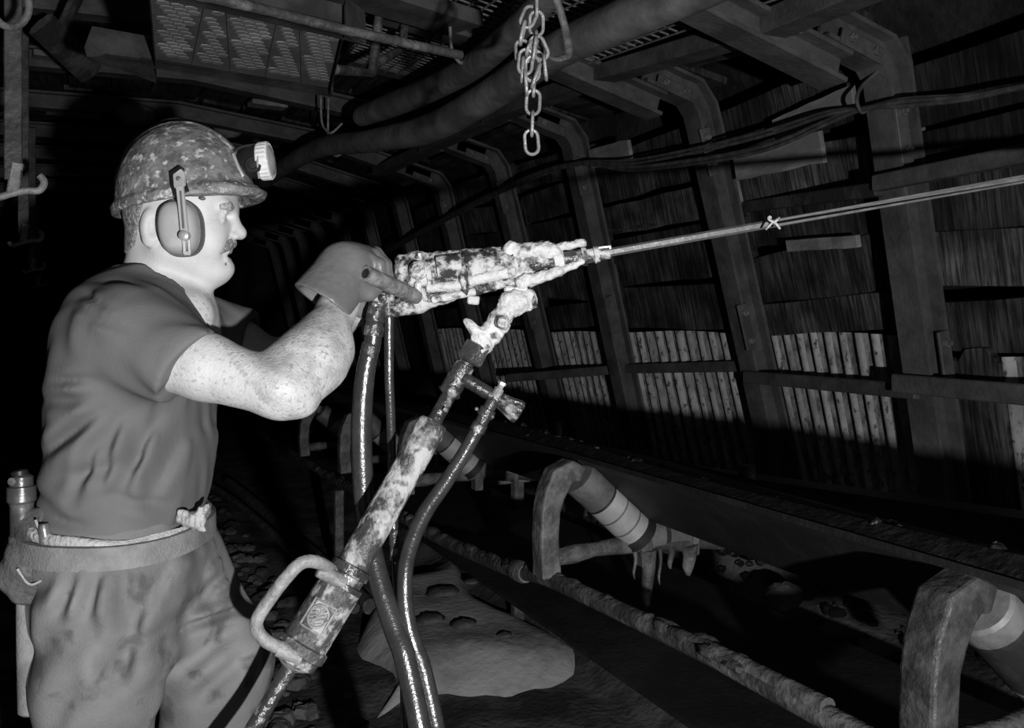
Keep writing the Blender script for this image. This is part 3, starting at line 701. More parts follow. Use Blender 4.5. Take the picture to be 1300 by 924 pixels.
# belt: trough shaped upper strand, flat lower strand
BX = [(X0+.035, -.343), (X0+.06, -.352), (X0+.115, -.380), (X0+.285, -.532), (X0+.32, -.545), (X0+.42, -.545), (X0+.45, -.53), (X0+.585, -.46), (X0+.605, -.45)]
ys = list(np.linspace(.05, 15, 60))
def belt_mesh(prof, ys, th, dz):
    mb = MB(); rings = []
    for y in ys:
        top = [Vector((x, y, CAMZ+z+dz(y))) for x, z in prof]; bot = [p-Vector((0, 0, th)) for p in top][::-1]; rings.append(top+bot)
    return mb.loft(rings)
def bdz(y): return -.012*max(0, y-2.2) if y < 7 else -.0576
r = empty('conveyor_belt', (X0+.45, 2.5, .6), 'black rubber conveyor belt carrying coal along the right side', 'conveyor belt')
belt_mesh(BX, ys, .012, bdz).build('upper_strand', m_rubber, r)
belt_mesh([(X0-.0, -.800), (X0+.3, -.802), (X0+.62, -.800)], ys, .012, lambda y: 0).build('lower_strand', m_rubber, r)
def coal_fn():
    mb = MB()
    for k in range(1500):
        y = random.uniform(.5, 7.5); u = random.random(); x = X0+.06+u*.50
        zb = np.interp(x, [q[0] for q in BX], [q[1] for q in BX]); heap = .10*math.sin(u*math.pi)**.6*(.8+.2*math.sin(y*3))
        s = random.uniform(.005, .014)
        mb.ball((x, y, CAMZ+zb+bdz(y)+heap*(1 if u > .06 else .5)+random.uniform(-.005, .006)), (s, s*random.uniform(.7, 1.3), s*.7), 6, 4, .25)
    rings = []
    for y in np.linspace(.3, 12, 90):
        top = []
        for u in np.linspace(0, 1, 14):
            x = X0+.05+u*.53; zb = np.interp(x, [q[0] for q in BX], [q[1] for q in BX]); heap = .10*math.sin(u*math.pi)**.6*(.8+.2*math.sin(y*3))
            top.append(Vector((x, y, CAMZ+zb+bdz(y)+heap+.004)))
        bot = [Vector((p.x, p.y, CAMZ+float(np.interp(p.x, [q[0] for q in BX], [q[1] for q in BX]))+bdz(y)+.001)) for p in top][::-1]
        rings.append(top+bot)
    mb.loft(rings); return mb
o = coal_fn().build('coal', m_coal, loc=(X0+.4, 2, .9)); tag(o, 'loose black coal heaped along the moving conveyor belt', 'coal', kind='stuff')
# idlers
def roller(a, b, rad, bands, parent, name='roller'):
    a = Vector(a); b = Vector(b); L = (b-a).length; prof = [(0, .4*rad), (0, .9*rad)]; mats = [2]; 
    t = 0; prof = [(0, .012), (.002, rad*.9), (.008, rad)]; mats = [bands[0][1]]*2
    for f, m in bands: 
        prof.append((f*L-.0015, rad)); mats.append(m); prof.append((f*L, rad*.985 if f < 1 else rad*.93)); mats.append(m)
    prof.append((L+.002, .012)); mats.append(2)
    return MB().lathe(a, b-a, prof, 24, mats=mats).build(name, [m_rol_l, m_rol_m, m_rol_d], parent, smooth=True, auto=30)
def sweep_plate(path, wid, y0, y1):
    # bracket: flat bar following an outline in the plane across the belt
    n = len(path); L = []; R = []
    for k in range(n):
        p = Vector((path[k][0], 0, path[k][1])); t = Vector((path[min(k+1, n-1)][0]-path[max(k-1, 0)][0], 0, path[min(k+1, n-1)][1]-path[max(k-1, 0)][1])).normalized(); nn = Vector((t.z, 0, -t.x))
        wk = wid[k]/2; L.append(p+nn*wk); R.append(p-nn*wk)
    mb = MB(); rings = []
    for l, r_ in zip(L, R):
        rings.append([Vector((l.x, y0, l.z)), Vector((r_.x, y0, r_.z)), Vector((r_.x, y1, r_.z)), Vector((l.x, y1, l.z))])
    return mb.loft(rings)
def idler(y, lab, near=True, foot=-.655, h0=-.375, mat=m_idler, bands=((.20, 1), (.38, 1), (.41, 2), (.60, 0), (.62, 1), (.82, 0), (.84, 1), (1., 0))):
    r = empty('idler_frame', (X0, y, CAMZ+foot), lab, 'idler frame', 'conveyor idler frames'); z = CAMZ
    pth = [(X0-.012, foot-.01), (X0-.018, foot+.09), (X0-.014, foot+.16), (X0-.004, foot+.20), (X0+.018, foot+.245), (X0+.052, foot+.262), (X0+.080, foot+.250)]
    pth = [(p[0], z+p[1]) for p in pth]
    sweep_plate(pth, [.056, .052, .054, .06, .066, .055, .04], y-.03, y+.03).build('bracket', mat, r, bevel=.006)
    s0 = Vector((X0+.080, y, z+foot+.240)); s1 = Vector((X0+.255, y, z+foot+.082))
    d = (s1-s0).normalized()
    roller(s0, s1, .05, list(bands), r)
    MB().cyl(s0-d*.03, s1+d*.03, .012, 10).build('axle', m_steel, r, smooth=True)
    MB().lathe(s1-d*.008, d, [(0, .03), (.002, .056), (.028, .056), (.032, .03)], 22).build('end_ring', m_rol_d, r, smooth=True, auto=30)
    c0 = Vector((X0+.285, y+.02, z+foot+.062)); c1 = Vector((X0+.425, y+.02, z+foot+.062))
    roller(c0, c1, .046, [(.4, 1), (.5, 2), (1., 1)], r)
    MB().cyl(c0-Vector((.03, 0, 0)), c1+Vector((.03, 0, 0)), .012, 10).build('axle', m_steel, r, smooth=True)
    t0 = Vector((X0+.455, y, z+foot+.082)); t1 = Vector((X0+.575, y, z+foot+.145)); roller(t0, t1, .04, [(.4, 1), (.5, 2), (1., 1)], r)
    tb = [Vector((X0+.012, y, z+foot+.035+.012*math.sin(t*5))) + Vector((t*.62, 0, 0)) for t in np.linspace(0, 1, 12)]
    MB().tube(tb, [.022+.004*math.sin(k*2.1) for k in range(12)], 12).build('cross_tube', m_pipe, r, smooth=True)
    MB().box((X0+.63, y, z+foot+.10), (.03, .05, .27), None, .005).build('bracket', m_idler, r)
    MB().box((X0+.44, y+.0, z+foot+.045), (.02, .05, .09), None, .004).build('stay', m_idler, r)
    MB().box((X0+.28, y+.0, z+foot+.045), (.035, .05, .12), None, .004).build('stay', m_idler, r)
    return r
y2 = cx(700, 690).y
r2 = idler(y2, 'second idler frame of the conveyor, muddy bracket with striped roller, dripping mud')
bz = CAMZ-.655
for (dx, L, rr) in ((.285, .155, .019), (.42, .085, .020), (.245, .075, .005), (.325, .10, .005), (.36, .06, .009)):
    q = Vector((X0+dx, y2-.012, bz+.03)); pts = [q, q+Vector((.003, 0, -L*.35)), q+Vector((-.003, 0, -L*.75)), q+Vector((0, 0, -L))]
    MB().tube(smooth_path(pts, 4), interp_r([rr*1.4, rr, rr*.8, rr*.25], 4), 10).build('mud_drip', m_pipe, r2, smooth=True)
MB().ball((X0+.09, y2-.02, CAMZ-.37), (.022, .014, .012), 10, 6, .1).build('grease_lump', m_coal, r2, smooth=True)
y1_ = cx(1190, 722).y+.0
r1 = idler(y1_, 'nearest idler frame of the conveyor, broad muddy bracket at the lower right corner', foot=-.645, mat=m_idlerd, bands=((.18, 1), (.22, 2), (.7, 2), (.74, 1), (1., 2)))
idler(y2+1.2, 'third idler frame of the conveyor, behind the drill leg')
idler(y2+2.15, 'fourth idler frame of the conveyor, pale roller seen past the hoses', foot=-.72)
idler(y2+3.1, 'fifth idler frame of the conveyor, deep in the dark', foot=-.77)
# supports under the far frames
for (px, pyt, pyb, d, lab) in ((430, 622, 700, 4.6, 'steel post under the conveyor rail left of the drill leg'), (657, 598, 655, 3.9, 'steel post under the conveyor behind the drill leg valve')):
    a = P(px, pyt, d); b_ = P(px, pyb, d); o = MB().box((a.x, a.y, a.z/2+.0), (.045, .045, a.z), None, .004).build('conveyor_post', m_idler); tag(o, lab, 'post')
o = bar('conveyor_stay', P(605, 612, 3.8), P(672, 606, 3.9), .03, .035, 'short steel stay bar under the conveyor right of the drill leg', 'bar', None, m_idler)
# long timber at the foot of the right wall
a, b_ = PX(700, 588, 2.1), PX(1300, 694, 2.1); d = (b_-a)
bar('long_timber', a-d*.4, b_+d*.4, .12, .16, 'long dark timber lying along the foot of the right wall behind the conveyor', 'timber', None, m_rubber)
# stones on the debris heap under the belt
for (px, py, x, s, lab) in ((995, 757, 2.0, .055, 'larger grey stone on the debris behind the conveyor'), (1063, 779, 1.95, .022, 'small pale stone on the debris behind the conveyor'), (884, 668, 2.05, .03, 'small pale stone behind the second idler frame'), (735, 640, 2.1, .10, 'boulder seen under the second idler roller')):
    q = PX(px, py, x); o = MB().ball(q, (s*1.3, s, s*.8), 12, 8, .12).build('stone', m_floor if s > .03 else m_plankp, smooth=True); tag(o, lab, 'stone')
mb = MB()
for k in range(420):
    y = random.uniform(.8, 5); x = random.uniform(1.85, 2.6); s = random.uniform(.008, .03); mb.ball((x, y, floor_z(x, y)+s*.3), (s, s, s*.7), 6, 4, .25)
tag(mb.build('debris', m_coal, loc=(2.2, 2, .3)), 'loose coal and stone debris heaped at the foot of the right wall', 'debris', kind='stuff')
# ----------------------------------------------------------------- walkway: pale mud slab, floor pipes, rubble
def palef(u, v):
    q0 = PZ(470, 745, .05); q1 = PZ(548, 698, .05); q2 = PZ(470, 900, .05); q3 = PZ(770, 850, .05); q = (q0*(1-u)+q1*u)*v+(q2*(1-u)+q3*u)*(1-v); x = q.x; y = q.y; e = min(u, 1-u, v, 1-v); h = -.06+.11*math.sin(min(1, e*4.5)*math.pi/2)+.012*float(fbm(np.array(x), np.array(y), 8, 21))
    return (x+.06*math.sin(v*9), y+.05*math.sin(u*7), .05+h)
o = sheet_mesh('pale_mud', palef, np.linspace(0, 1, 40), np.linspace(0, 1, 60), m_pale, kind='stuff'); tag(o, 'dried pale mud patch on the walkway floor beside the conveyor', 'mud')
def stones_on(n, xr, yr, sr, mat, zoff=0.):
    mb = MB()
    for k in range(n):
        x = random.uniform(*xr); y = random.uniform(*yr); s = random.uniform(*sr); mb.ball((x, y, floor_z(x, y)+s*.25+zoff), (s*random.uniform(.8, 1.4), s*random.uniform(.8, 1.4), s*.6), 7, 5, .22)
    return mb
tag(stones_on(700, (-.6, .8), (2.4, 7.5), (.015, .05), m_floor).build('rubble', m_floor, loc=(.2, 4, 0)), 'loose grey rubble on the walkway floor behind the miner', 'rubble', kind='stuff')
for k, (px, py, s) in enumerate(((562, 752, .06), (598, 738, .03), (588, 792, .045), (546, 786, .05), (640, 806, .025))):
    q = PZ(px, py, .10); o = MB().ball(q, (s*1.3, s, s*.45), 12, 8, .12).build('mud_clod', m_floor, smooth=True)
    tag(o, ['largest dark clod on the pale mud right of the hoses', 'small dark clod behind the largest on the pale mud', 'flat dark clod below the largest on the pale mud', 'dark clod on the pale mud close to the hoses', 'flat dark clod on the pale mud nearest the conveyor rail'][k], 'clod', 'clods on the pale mud')
for (pts, rr, lab) in (([(290, 612), (323, 638), (399, 704), (470, 770)], .035, 'upper of two muddy pipes lying on the walkway floor beside the conveyor'), ([(270, 618), (304, 641), (385, 712), (450, 772)], .025, 'thinner muddy pipe lying on the walkway floor left of the other')):
    o = MB().tube(smooth_path([PZ(x, y, .09) for x, y in pts], 5), rr, 12).build('floor_pipe', m_idler, smooth=True); tag(o, lab, 'pipe', 'floor pipes')
# ================================================================= THE MINER
D0 = 1.5                                                  # distance of the middle of his body from the camera
MO = CAM + Fv*D0
def p(px, py, v=0.):
    d = D0+v; return ((px-650)/FPX*d, v, (405-py)/FPX*d)
def conv(V):
    return np.array(MO)[None, :] + V[:, :1]*np.array(Rv)[None, :] + V[:, 1:2]*np.array(Fv)[None, :] + V[:, 2:3]*np.array([[0, 0, 1.]])
def wp(q): return Vector(conv(np.array([q]))[0])
def ax(*segs):
    out = []
    for a, b, st in segs: out += list(np.arange(a, b, st))
    return out
feet = wp((p(160, 650)[0], 0, 0)); feet.z = floor_z(feet.x, feet.y)
miner = empty('person', feet, 'miner in helmet, dark T-shirt and baggy trousers guiding the drill with gloved hands', 'person')
U = lambda px: (px-650)/FPX*D0
# ---- bare head, neck, chest and arms: one continuous body
def head_field(cl, grow=0.):
    g = grow
    cl.ell(p(229, 248), (.090+g, .076+g, .098+g), .01)
    cl.ell(p(240, 285), (.072+g, .068+g, .085+g), .03)
    cl.ell(p(262, 268), (.040+g, .060+g, .045+g), .02)
    cl.ell(p(200, 280), (.042+g, .060+g, .055+g), .02)
body = Clay(ax((U(140), U(330), .0026), (U(330), -.2, .005)), ax((-.33, .33, .0042)), ax((-.22, .02, .0042), (.02, .27, .0026)))
head_field(body)
b = body
b.cone(p(212, 318, -.046), p(272, 343, -.016), .026, .018, .025); b.cone(p(212, 318, .046), p(272, 343, .016), .026, .018, .025)
b.cone(p(262, 338), p(279, 344), .026, .017, .02)                     # jaw and chin
b.ell(p(285, 340), (.014, .018, .013), .012)
b.ell(p(264, 304, -.034), (.028, .026, .036), .018); b.ell(p(264, 304, .034), (.028, .026, .036), .018)   # cheeks
b.cone(p(285, 262, -.036), p(287, 260, .036), .010, .010, .014)      # brow
b.cone(p(288, 264), p(302, 293), .0085, .0115, .009)                 # nose
b.ell(p(304.5, 296.5), (.0112, .0115, .0105), .006)
b.ell(p(297, 300, -.012), (.0085, .0065, .0065), .005); b.ell(p(297, 300, .012), (.0085, .0065, .0065), .005)
b.ell(p(281, 313), (.016, .028, .018), .012)                         # muzzle
b.cone(p(287, 320, -.018), p(287, 320, .018), .0062, .0062, .006)
b.cone(p(286, 329, -.015), p(286, 329, .015), .0068, .0068, .006)
b.cone(p(291, 324.5, -.024), p(291, 324.5, .024), .0028, .0028, .004, 'sub')
b.cone(p(284, 335.5, -.014), p(284, 335.5, .014), .004, .004, .008, 'sub')
for s in (-1, 1):
    b.ell(p(287, 275, s*.030), (.010, .016, .008), .010, 'sub')      # eye sockets, eyes and lids
    b.ell(p(278, 275, s*.031), (.0115, .0125, .0115), .003)
    b.cone(p(286, 270.5, s*.040), p(288, 270, s*.022), .0026, .0026, .004); b.cone(p(284, 279.5, s*.040), p(286, 279, s*.022), .0022, .0022, .004)
    b.cone(p(272, 277, s*.052), p(286, 275.5, s*.040), .0016, .0018, .003, 'sub'); b.cone(p(262, 282, s*.062), p(272, 277, s*.054), .001, .0014, .004, 'sub')
    b.cone(p(291, 303, s*.016), p(283, 322, s*.034), .0022, .0022, .006, 'sub')     # cheek fold
    b.ell(p(191, 288, s*.074), (.017, .010, .030), .006)
    b.ell(p(194, 288, s*.084), (.010, .008, .019), .005, 'sub')
    b.ell(p(189, 305, s*.074), (.010, .007, .011), .005)
b.cone(p(209, 312), p(207, 390), .052, .060, .018, sq=(1, 1.05, 1))   # neck
b.cone(p(228, 350), p(262, 347), .030, .022, .022)                   # under the chin
b.cone(p(194, 318), p(190, 366), .030, .036, .03)
b.cone(p(262, 330, -.02), p(222, 395, -.012), .012, .016, .02)
b.ell(p(252, 383), (.012, .012, .016), .015)
b.cone(p(190, 424, -.12), p(190, 424, .12), .06, .06, .05); b.ell(p(190, 440), (.11, .15, .11), .05)
b.cone(p(245, 398, -.05), p(245, 398, .05), .03, .03, .03)
# near arm
S, E, Wr = p(163, 436, -.175), p(356, 496, -.225), p(428, 392, -.065)
b.chain([S, p(262, 466, -.205), E], [.056, .047, .037], .012)
b.chain([E, p(398, 458, -.16), Wr], [.036, .045, .028], .022)
b.ell(p(374, 502, -.222), (.024, .026, .024), .02); b.ell(p(384, 511, -.222), (.014, .016, .012), .015)
b.cone(p(384, 508, -.215), p(422, 446, -.13), .018, .032, .02); b.cone(p(372, 470, -.18), p(408, 432, -.115), .048, .040, .02)
b.cone(Wr, p(452, 348, -.02), .027, .03, .02)
# far arm
b.chain([p(245, 420, .18), p(300, 440, .21), p(352, 462, .215)], [.058, .05, .040], .02)
b.chain([p(352, 462, .215), p(400, 436, .18), p(448, 392, .10)], [.040, .042, .027], .02)
b.cone(p(448, 392, .10), p(470, 366, .07), .026, .028, .02)
def trim(cl, amp, f): pass
bo = clay_object('body', b, m_skin, miner, conv, 1)
bo.data.materials.append(m_skind); bo.data.materials.append(m_skinf)
# forearm and elbow skin is dirtier: second material past the sleeve
cs = np.zeros(len(bo.data.vertices)*3); bo.data.vertices.foreach_get('co', cs); cs = cs.reshape(-1, 3)+np.array(feet)-np.array(MO)
uu = cs @ np.array(Rv); ww = cs[:, 2]
fm = np.zeros(len(bo.data.polygons)*4, np.int32); bo.data.polygons.foreach_get('vertices', fm); fm = fm.reshape(-1, 4)[:, 0]
bo.data.polygons.foreach_set('material_index', np.where((uu[fm] > U(262)) & (ww[fm] < .045), np.where((uu[fm]-U(372))*.75+(ww[fm]+.09)*.66 > .0, 2, 1), 0).astype(np.int32))
# ---- short hair under the helmet, moustache, eyebrows
h = b.shell(.0028, (U(140), -.1, .07), (U(285), .1, .25))
h.half(p(196, 296), (.9, 0, -.30), .01); h.half(p(172, 322), (.30, 0, -1.), .006)
h.ell(p(191, 290, -.08), (.022, .02, .034), .004, 'sub'); h.ell(p(191, 290, .08), (.022, .02, .034), .004, 'sub')
clay_object('hair', h, m_hair, miner, conv, 1)
mo = b.shell(.0042, (U(262), -.05, .09), (U(316), .05, .15)); mr = Clay(mo.xs, mo.ys, mo.zs)
mr.cone(p(294, 309, -.010), p(281, 318, -.034), .0085, .006, .006); mr.cone(p(294, 309, .010), p(281, 318, .034), .0085, .006, .006); mr.cone(p(294.5, 309, -.01), p(294.5, 309, .01), .0078, .0078, .004)
mo.d = np.maximum(mo.d, mr.d); clay_object('moustache', mo, m_mou, miner, conv, 0)
for s in (-1, 1):
    eb = b.shell(.0013, (U(262), min(.005*s, .065*s), .16), (U(306), max(.005*s, .065*s), .22)); er = Clay(eb.xs, eb.ys, eb.zs)
    er.cone(p(293, 264, s*.014), p(291, 262, s*.034), .006, .0075, .003); er.cone(p(291, 262, s*.034), p(276, 262, s*.058), .0075, .004, .003)
    eb.d = np.maximum(eb.d, er.d); clay_object('eyebrow', eb, m_brow, miner, conv, 0)
# ---- T-shirt
sh = Clay(ax((U(28), U(345), .0045)), ax((-.31, .31, .0048)), ax((-.37, .11, .0045)))
def sec(py, bk, ft, hw, yc=0.): return ((405-py)/FPX*D0, U(bk), U(ft), yc, hw)
sh.cone(p(170, 428, -.165), p(236, 462, -.205), .078, .062, .05)           # near sleeve
X, Y, Z = sh.grid((slice(None),)*3)
cut = np.array(p(243, 463, -.2)); nrm = np.array([.80, -.12, -.58])
sh.d = np.maximum(sh.d, (X-cut[0])*nrm[0]+(Y-cut[1])*nrm[1]+(Z-cut[2])*nrm[2]).astype(np.float32)
sh.cone(p(215, 418, .165), p(305, 432, .205), .080, .066, .04)             # far sleeve
sh.loft([sec(344, 160, 246, .062), sec(358, 146, 256, .085), sec(374, 142, 262, .108), sec(392, 132, 264, .138), sec(412, 122, 268, .160), sec(440, 111, 268, .172), sec(480, 101, 264, .174), sec(520, 92, 262, .174), sec(560, 83, 262, .176), sec(600, 76, 260, .174), sec(632, 73, 254, .170), sec(655, 73, 246, .166), sec(690, 74, 242, .164)], ex=2.25, k=.05)
sh.cone(p(142, 418, -.10), p(160, 398, -.03), .05, .045, .04); sh.ell(p(137, 468, -.09), (.055, .08, .12), .09); sh.cone(p(150, 400, -.06), p(140, 430, -.10), .04, .05, .05); sh.cone(p(168, 402, -.075), p(222, 430, -.115), .050, .045, .05)
X, Y, Z = sh.grid((slice(None),)*3)
def bump_line(a, c, wdt, amp, side=-1):
    # a crease running between two pixels on the near side of the cloth
    a = np.array(p(*a)); c = np.array(p(*c)); ab = c-a; L = ab[0]**2+ab[2]**2
    t = np.clip(((X-a[0])*ab[0]+(Z-a[2])*ab[2])/L, 0, 1)
    q = np.sqrt((X-a[0]-t*ab[0])**2+(Z-a[2]-t*ab[2])**2)
    pr = np.sin(np.clip(t, 0, 1)*math.pi)
    return CR*amp*pr*(np.exp(-(q/wdt)**2)-.6*np.exp(-((q-1.7*wdt)/(1.2*wdt))**2))*(Y < .06 if side < 0 else 1)
CR = 1.255; f = 0
for a, c, wd, am in (((205, 500), (120, 560), .010, .007), ((208, 506), (150, 620), .010, .007), ((212, 508), (185, 600), .009, .006), ((240, 512), (205, 610), .010, .007), ((262, 520), (225, 625), .010, .006), ((195, 492), (100, 500), .010, .005),
                     ((225, 398), (165, 375), .006, .005), ((235, 408), (165, 388), .006, .005), ((245, 418), (180, 400), .006, .004), ((205, 470), (130, 474), .008, .004), ((120, 590), (240, 560), .012, .004), ((70, 600), (150, 628), .011, .005), ((80, 625), (180, 640), .010, .005), ((95, 575), (170, 520), .012, .004), ((250, 630), (190, 600), .010, .004)):
    f = f+bump_line(a, c, wd, am)
sh.d += f.astype(np.float32)
sh.d += (.0022*np.sin(60*X+25*Z+3*np.sin(40*Y))*np.sin(30*Z+20*Y)).astype(np.float32)
# neck opening, sleeve ends
sh.cone(p(205, 330, -.0), p(208, 347, -.0), .0585, .060, .006, 'sub'); sh.cone(p(214, 348, -.02), p(258, 400, -.02), .051, .030, .008, 'sub')
cut2 = np.array(p(318, 432, .2)); pl2 = ((X-cut2[0])*.95+(Z-cut2[2])*-.1)
sh.d = np.where(Y > .08, np.maximum(sh.d, pl2), sh.d).astype(np.float32)
sh.cone(p(300, 440, .21), p(340, 452, .22), .058, .058, .004, 'sub')
clay_object('shirt', sh, m_shirt, miner, conv, 1)
MB().tube(smooth_path([wp(p(160, 345, -.03)), wp(p(185, 356, -.075)), wp(p(216, 378, -.085)), wp(p(242, 402, -.075)), wp(p(262, 420, -.05))], 6), .0035, 8, flat=.8).build('collar', m_shirt, miner, smooth=True)
MB().tube(smooth_path([wp(p(252, 366, -.03)), wp(p(257, 385, -.05)), wp(p(262, 402, -.062)), wp(p(270, 420, -.075))], 6), .0022, 8).build('neck_cord', m_rag, miner, smooth=True)
# ---- trousers
tr = Clay(ax((U(-40), U(420), .006)), ax((-.27, .30, .006)), ax((-1.30, -.30, .006)))
tr.loft([sec(640, 78, 240, .152), sec(668, 73, 242, .158), sec(700, 66, 250, .165), sec(740, 64, 252, .162), sec(770, 68, 244, .15), sec(800, 80, 226, .12)], ex=2.25)
fz = floor_z(0, 1.5)
zf = -CAMZ+.04
tr.chain([p(142, 722, -.075), p(126, 850, -.09), p(118, 1000, -.09), (p(112, 1000, -.09)[0], -.09, zf+.07)], [.104, .088, .082, .075], .05)
tr.chain([p(210, 722, .075), p(276, 838, .09), p(262, 960, .1), (p(225, 900, .115)[0], .115, zf+.07)], [.100, .086, .078, .07], .05)
X, Y, Z = tr.grid((slice(None),)*3)
CR = 1.25; f = 0
for a, c, wd, am in (((168, 682), (140, 745), .011, .009), ((190, 682), (172, 745), .011, .010), ((213, 682), (209, 775), .011, .013), ((236, 685), (214, 780), .012, .012), ((246, 690), (240, 740), .010, .010), ((212, 765), (195, 830), .018, .016), ((272, 735), (240, 780), .012, .010), ((318, 783), (225, 790), .008, .008), ((300, 760), (255, 770), .010, .008), ((150, 690), (80, 730), .014, .006), ((150, 760), (90, 800), .018, .006), ((262, 700), (252, 745), .009, .010), ((100, 700), (95, 830), .012, .004), ((180, 790), (120, 880), .02, .008), ((300, 800), (230, 850), .016, .010), ((310, 830), (240, 900), .016, .010)):
    f = f+bump_line(a, c, wd, am)
tr.d += f.astype(np.float32)
tr.d += (.003*np.sin(45*X+18*Z+3*np.sin(30*Y))*np.sin(22*Z+20*Y)+.004*np.sin(np.clip((-Z-.85)*40, 0, 40))*(Z < -.9)).astype(np.float32)
clay_object('trousers', tr, m_trous, miner, conv, 1)
for v, u0 in ((-.09, p(112, 1000, -.09)[0]), (.115, p(225, 900, .115)[0])):
    bt = Clay(ax((u0-.14, u0+.24, .006)), ax((v-.09, v+.09, .006)), ax((zf-.05, zf+.2, .006)))
    bt.cone((u0, v, zf+.15), (u0+.0, v, zf+.04), .052, .048, .02); bt.cone((u0-.02, v, zf+.03), (u0+.155, v, zf+.015), .045, .040, .03); bt.ell((u0+.13, v, zf+.02), (.06, .05, .042), .02)
    bt.half((0, 0, zf-.018), (0, 0, -1)); clay_object('boot', bt, m_leath, miner, conv, 1)
# ---- webbing belt, pale rag tied round the waist
def around(py, bk, ft, hw, n=44, lift=0., tilt=0.):
    out = []
    for k in range(n):
        t = 2*math.pi*k/n; ca, sa = math.cos(t), math.sin(t); e = 2/2.35
        u = (U(bk)+U(ft))/2+(U(ft)-U(bk))/2*(abs(ca)**e)*(1 if ca > 0 else -1); v = hw*(abs(sa)**e)*(1 if sa > 0 else -1)
        out.append((u, v, (405-py)/FPX*D0+tilt*ca))
    return out
pts = [wp(q) for q in around(672, 56, 257, .184, tilt=-.004)]
mb = MB(); rings = []
cx_ = sum(pts, Vector())/len(pts)
for q in pts:
    o_ = (q-cx_); o_.z = 0; o_.normalize(); rings.append([q+Uv*.017-o_*.004, q+Uv*.016+o_*.004, q-Uv*.018+o_*.005, q-Uv*.018-o_*.004])
mb.loft(rings, closed=True); mb.build('belt', m_belt, miner, smooth=True)
rings = []; ra = around(654, 65, 250, .172, 72)
for k, q in enumerate(ra):
    a = 2*math.pi*k/72; c = wp((q[0], q[1], q[2]+.011*(-math.cos(a))-.003)); o_ = c-cx_; o_.z = 0; o_.normalize()
    wd = .0105+.004*math.sin(2*a+.6)+.0015*math.sin(7*a); ring = []
    for m in range(12):
        t = 2*math.pi*m/12; fold = .0016*math.sin(3*t+5*a+2*math.sin(4*a))+.0008*math.sin(23*a+m)
        ring.append(c+Uv*(wd*math.sin(t))+o_*(.0055*math.cos(t)+fold+.002))
    rings.append(ring)
mb = MB(); mb.loft(rings, closed=True); mb.build('waist_rag', m_rag, miner, smooth=True, auto=70)
kn = Clay(ax((U(215), U(285), .0025)), ax((-.17, .06, .003)), ax((-.38, -.27, .0025)))
kn.ell(p(246, 660, -0.045), (.020, .018, .014), .006); kn.cone(p(246, 658, -0.050), p(262, 644, -0.055), .009, .006, .006); kn.cone(p(246, 660, -0.045), p(258, 672, -0.050), .008, .005, .006); kn.cone(p(236, 660, -0.065), p(232, 652, -0.085), .010, .008, .006); kn.cone(p(230, 657, -0.075), p(246, 661, -0.055), .009, .010, .006)
X, Y, Z = kn.grid((slice(None),)*3); kn.d += (.0022*np.sin(330*X+120*Z+90*Y)*np.sin(260*Z-140*X)+.001*np.sin(700*X+300*Y)).astype(np.float32)
clay_object('rag_knot', kn, m_rag, miner, conv, 0)
# ---- gloves
def cone_cut(cl, opening, n): cl.half(opening, n, .002)
g = Clay(ax((U(355), U(505), .0024)), ax((-.16, .12, .003)), ax((-.03, .13, .0024)))
g.cone(p(407, 392, -.085), p(437, 348, -.035), .050, .043, .02); g.cone(p(398, 378, -.07), p(440, 340, -.03), .030, .036, .025)
g.ell(p(448, 342, -.02), (.040, .046, .030), .02, rot=.5); g.cone(p(437, 340, -.03), p(462, 332, .0), .036, .026, .02)
for i in range(4):
    v = -.036+.0235*i; k = [-3, 3, 5, 2][i]
    g.chain([p(452, 333-k, v), p(472+k, 327-k, v), p(484+k, 336, v), p(486+k, 350, v), p(478, 360, v)], [.0130, .0120, .0113, .0108, .0100], .003)
g.chain([p(446, 358, -.045), p(456, 368, -.05), p(468, 371, -.042), p(478, 366, -.03)], [.015, .014, .0125, .011], .010)
for q0, q1 in (((456, 325, -.03), (462, 343, -.045)), ((464, 325, -.03), (468, 345, -.045)), ((424, 350, -.09), (448, 352, -.07)), ((430, 330, -.07), (450, 340, -.07))):
    g.cone(p(*q0), p(*q1), .0022, .0022, .005, 'sub')
g.half(p(409, 384, -.08), (-.50, -.25, -.80), .002)
g.cone(p(402, 398, -.09), p(432, 358, -.045), .046, .034, .003, 'sub')
clay_object('glove', g, m_glove, miner, conv, 1)
rim = [p(377, 363, -.075), p(385, 380, -.105), p(400, 396, -.125), p(420, 404, -.125)]
g2 = Clay(ax((U(420), U(515), .003)), ax((.0, .2, .0035)), ax((-.06, .07, .003)))
g2.cone(p(446, 396, .11), p(466, 370, .085), .046, .036, .02); g2.ell(p(474, 362, .075), (.034, .036, .028), .02)
for i in range(4):
    v = .052+.02*i
    g2.chain([p(476, 358, v), p(488, 354, v), p(497, 362, v), p(496, 372, v)], [.012, .0115, .011, .010], .004)
g2.chain([p(470, 368, .05), p(480, 378, .04), p(490, 378, .04)], [.014, .013, .011], .01)
g2.half(p(447, 395, .11), (-.55, 0, -.83), .002); g2.cone(p(436, 408, .12), p(462, 376, .09), .041, .03, .003, 'sub')
clay_object('glove', g2, m_glove, miner, conv, 1)
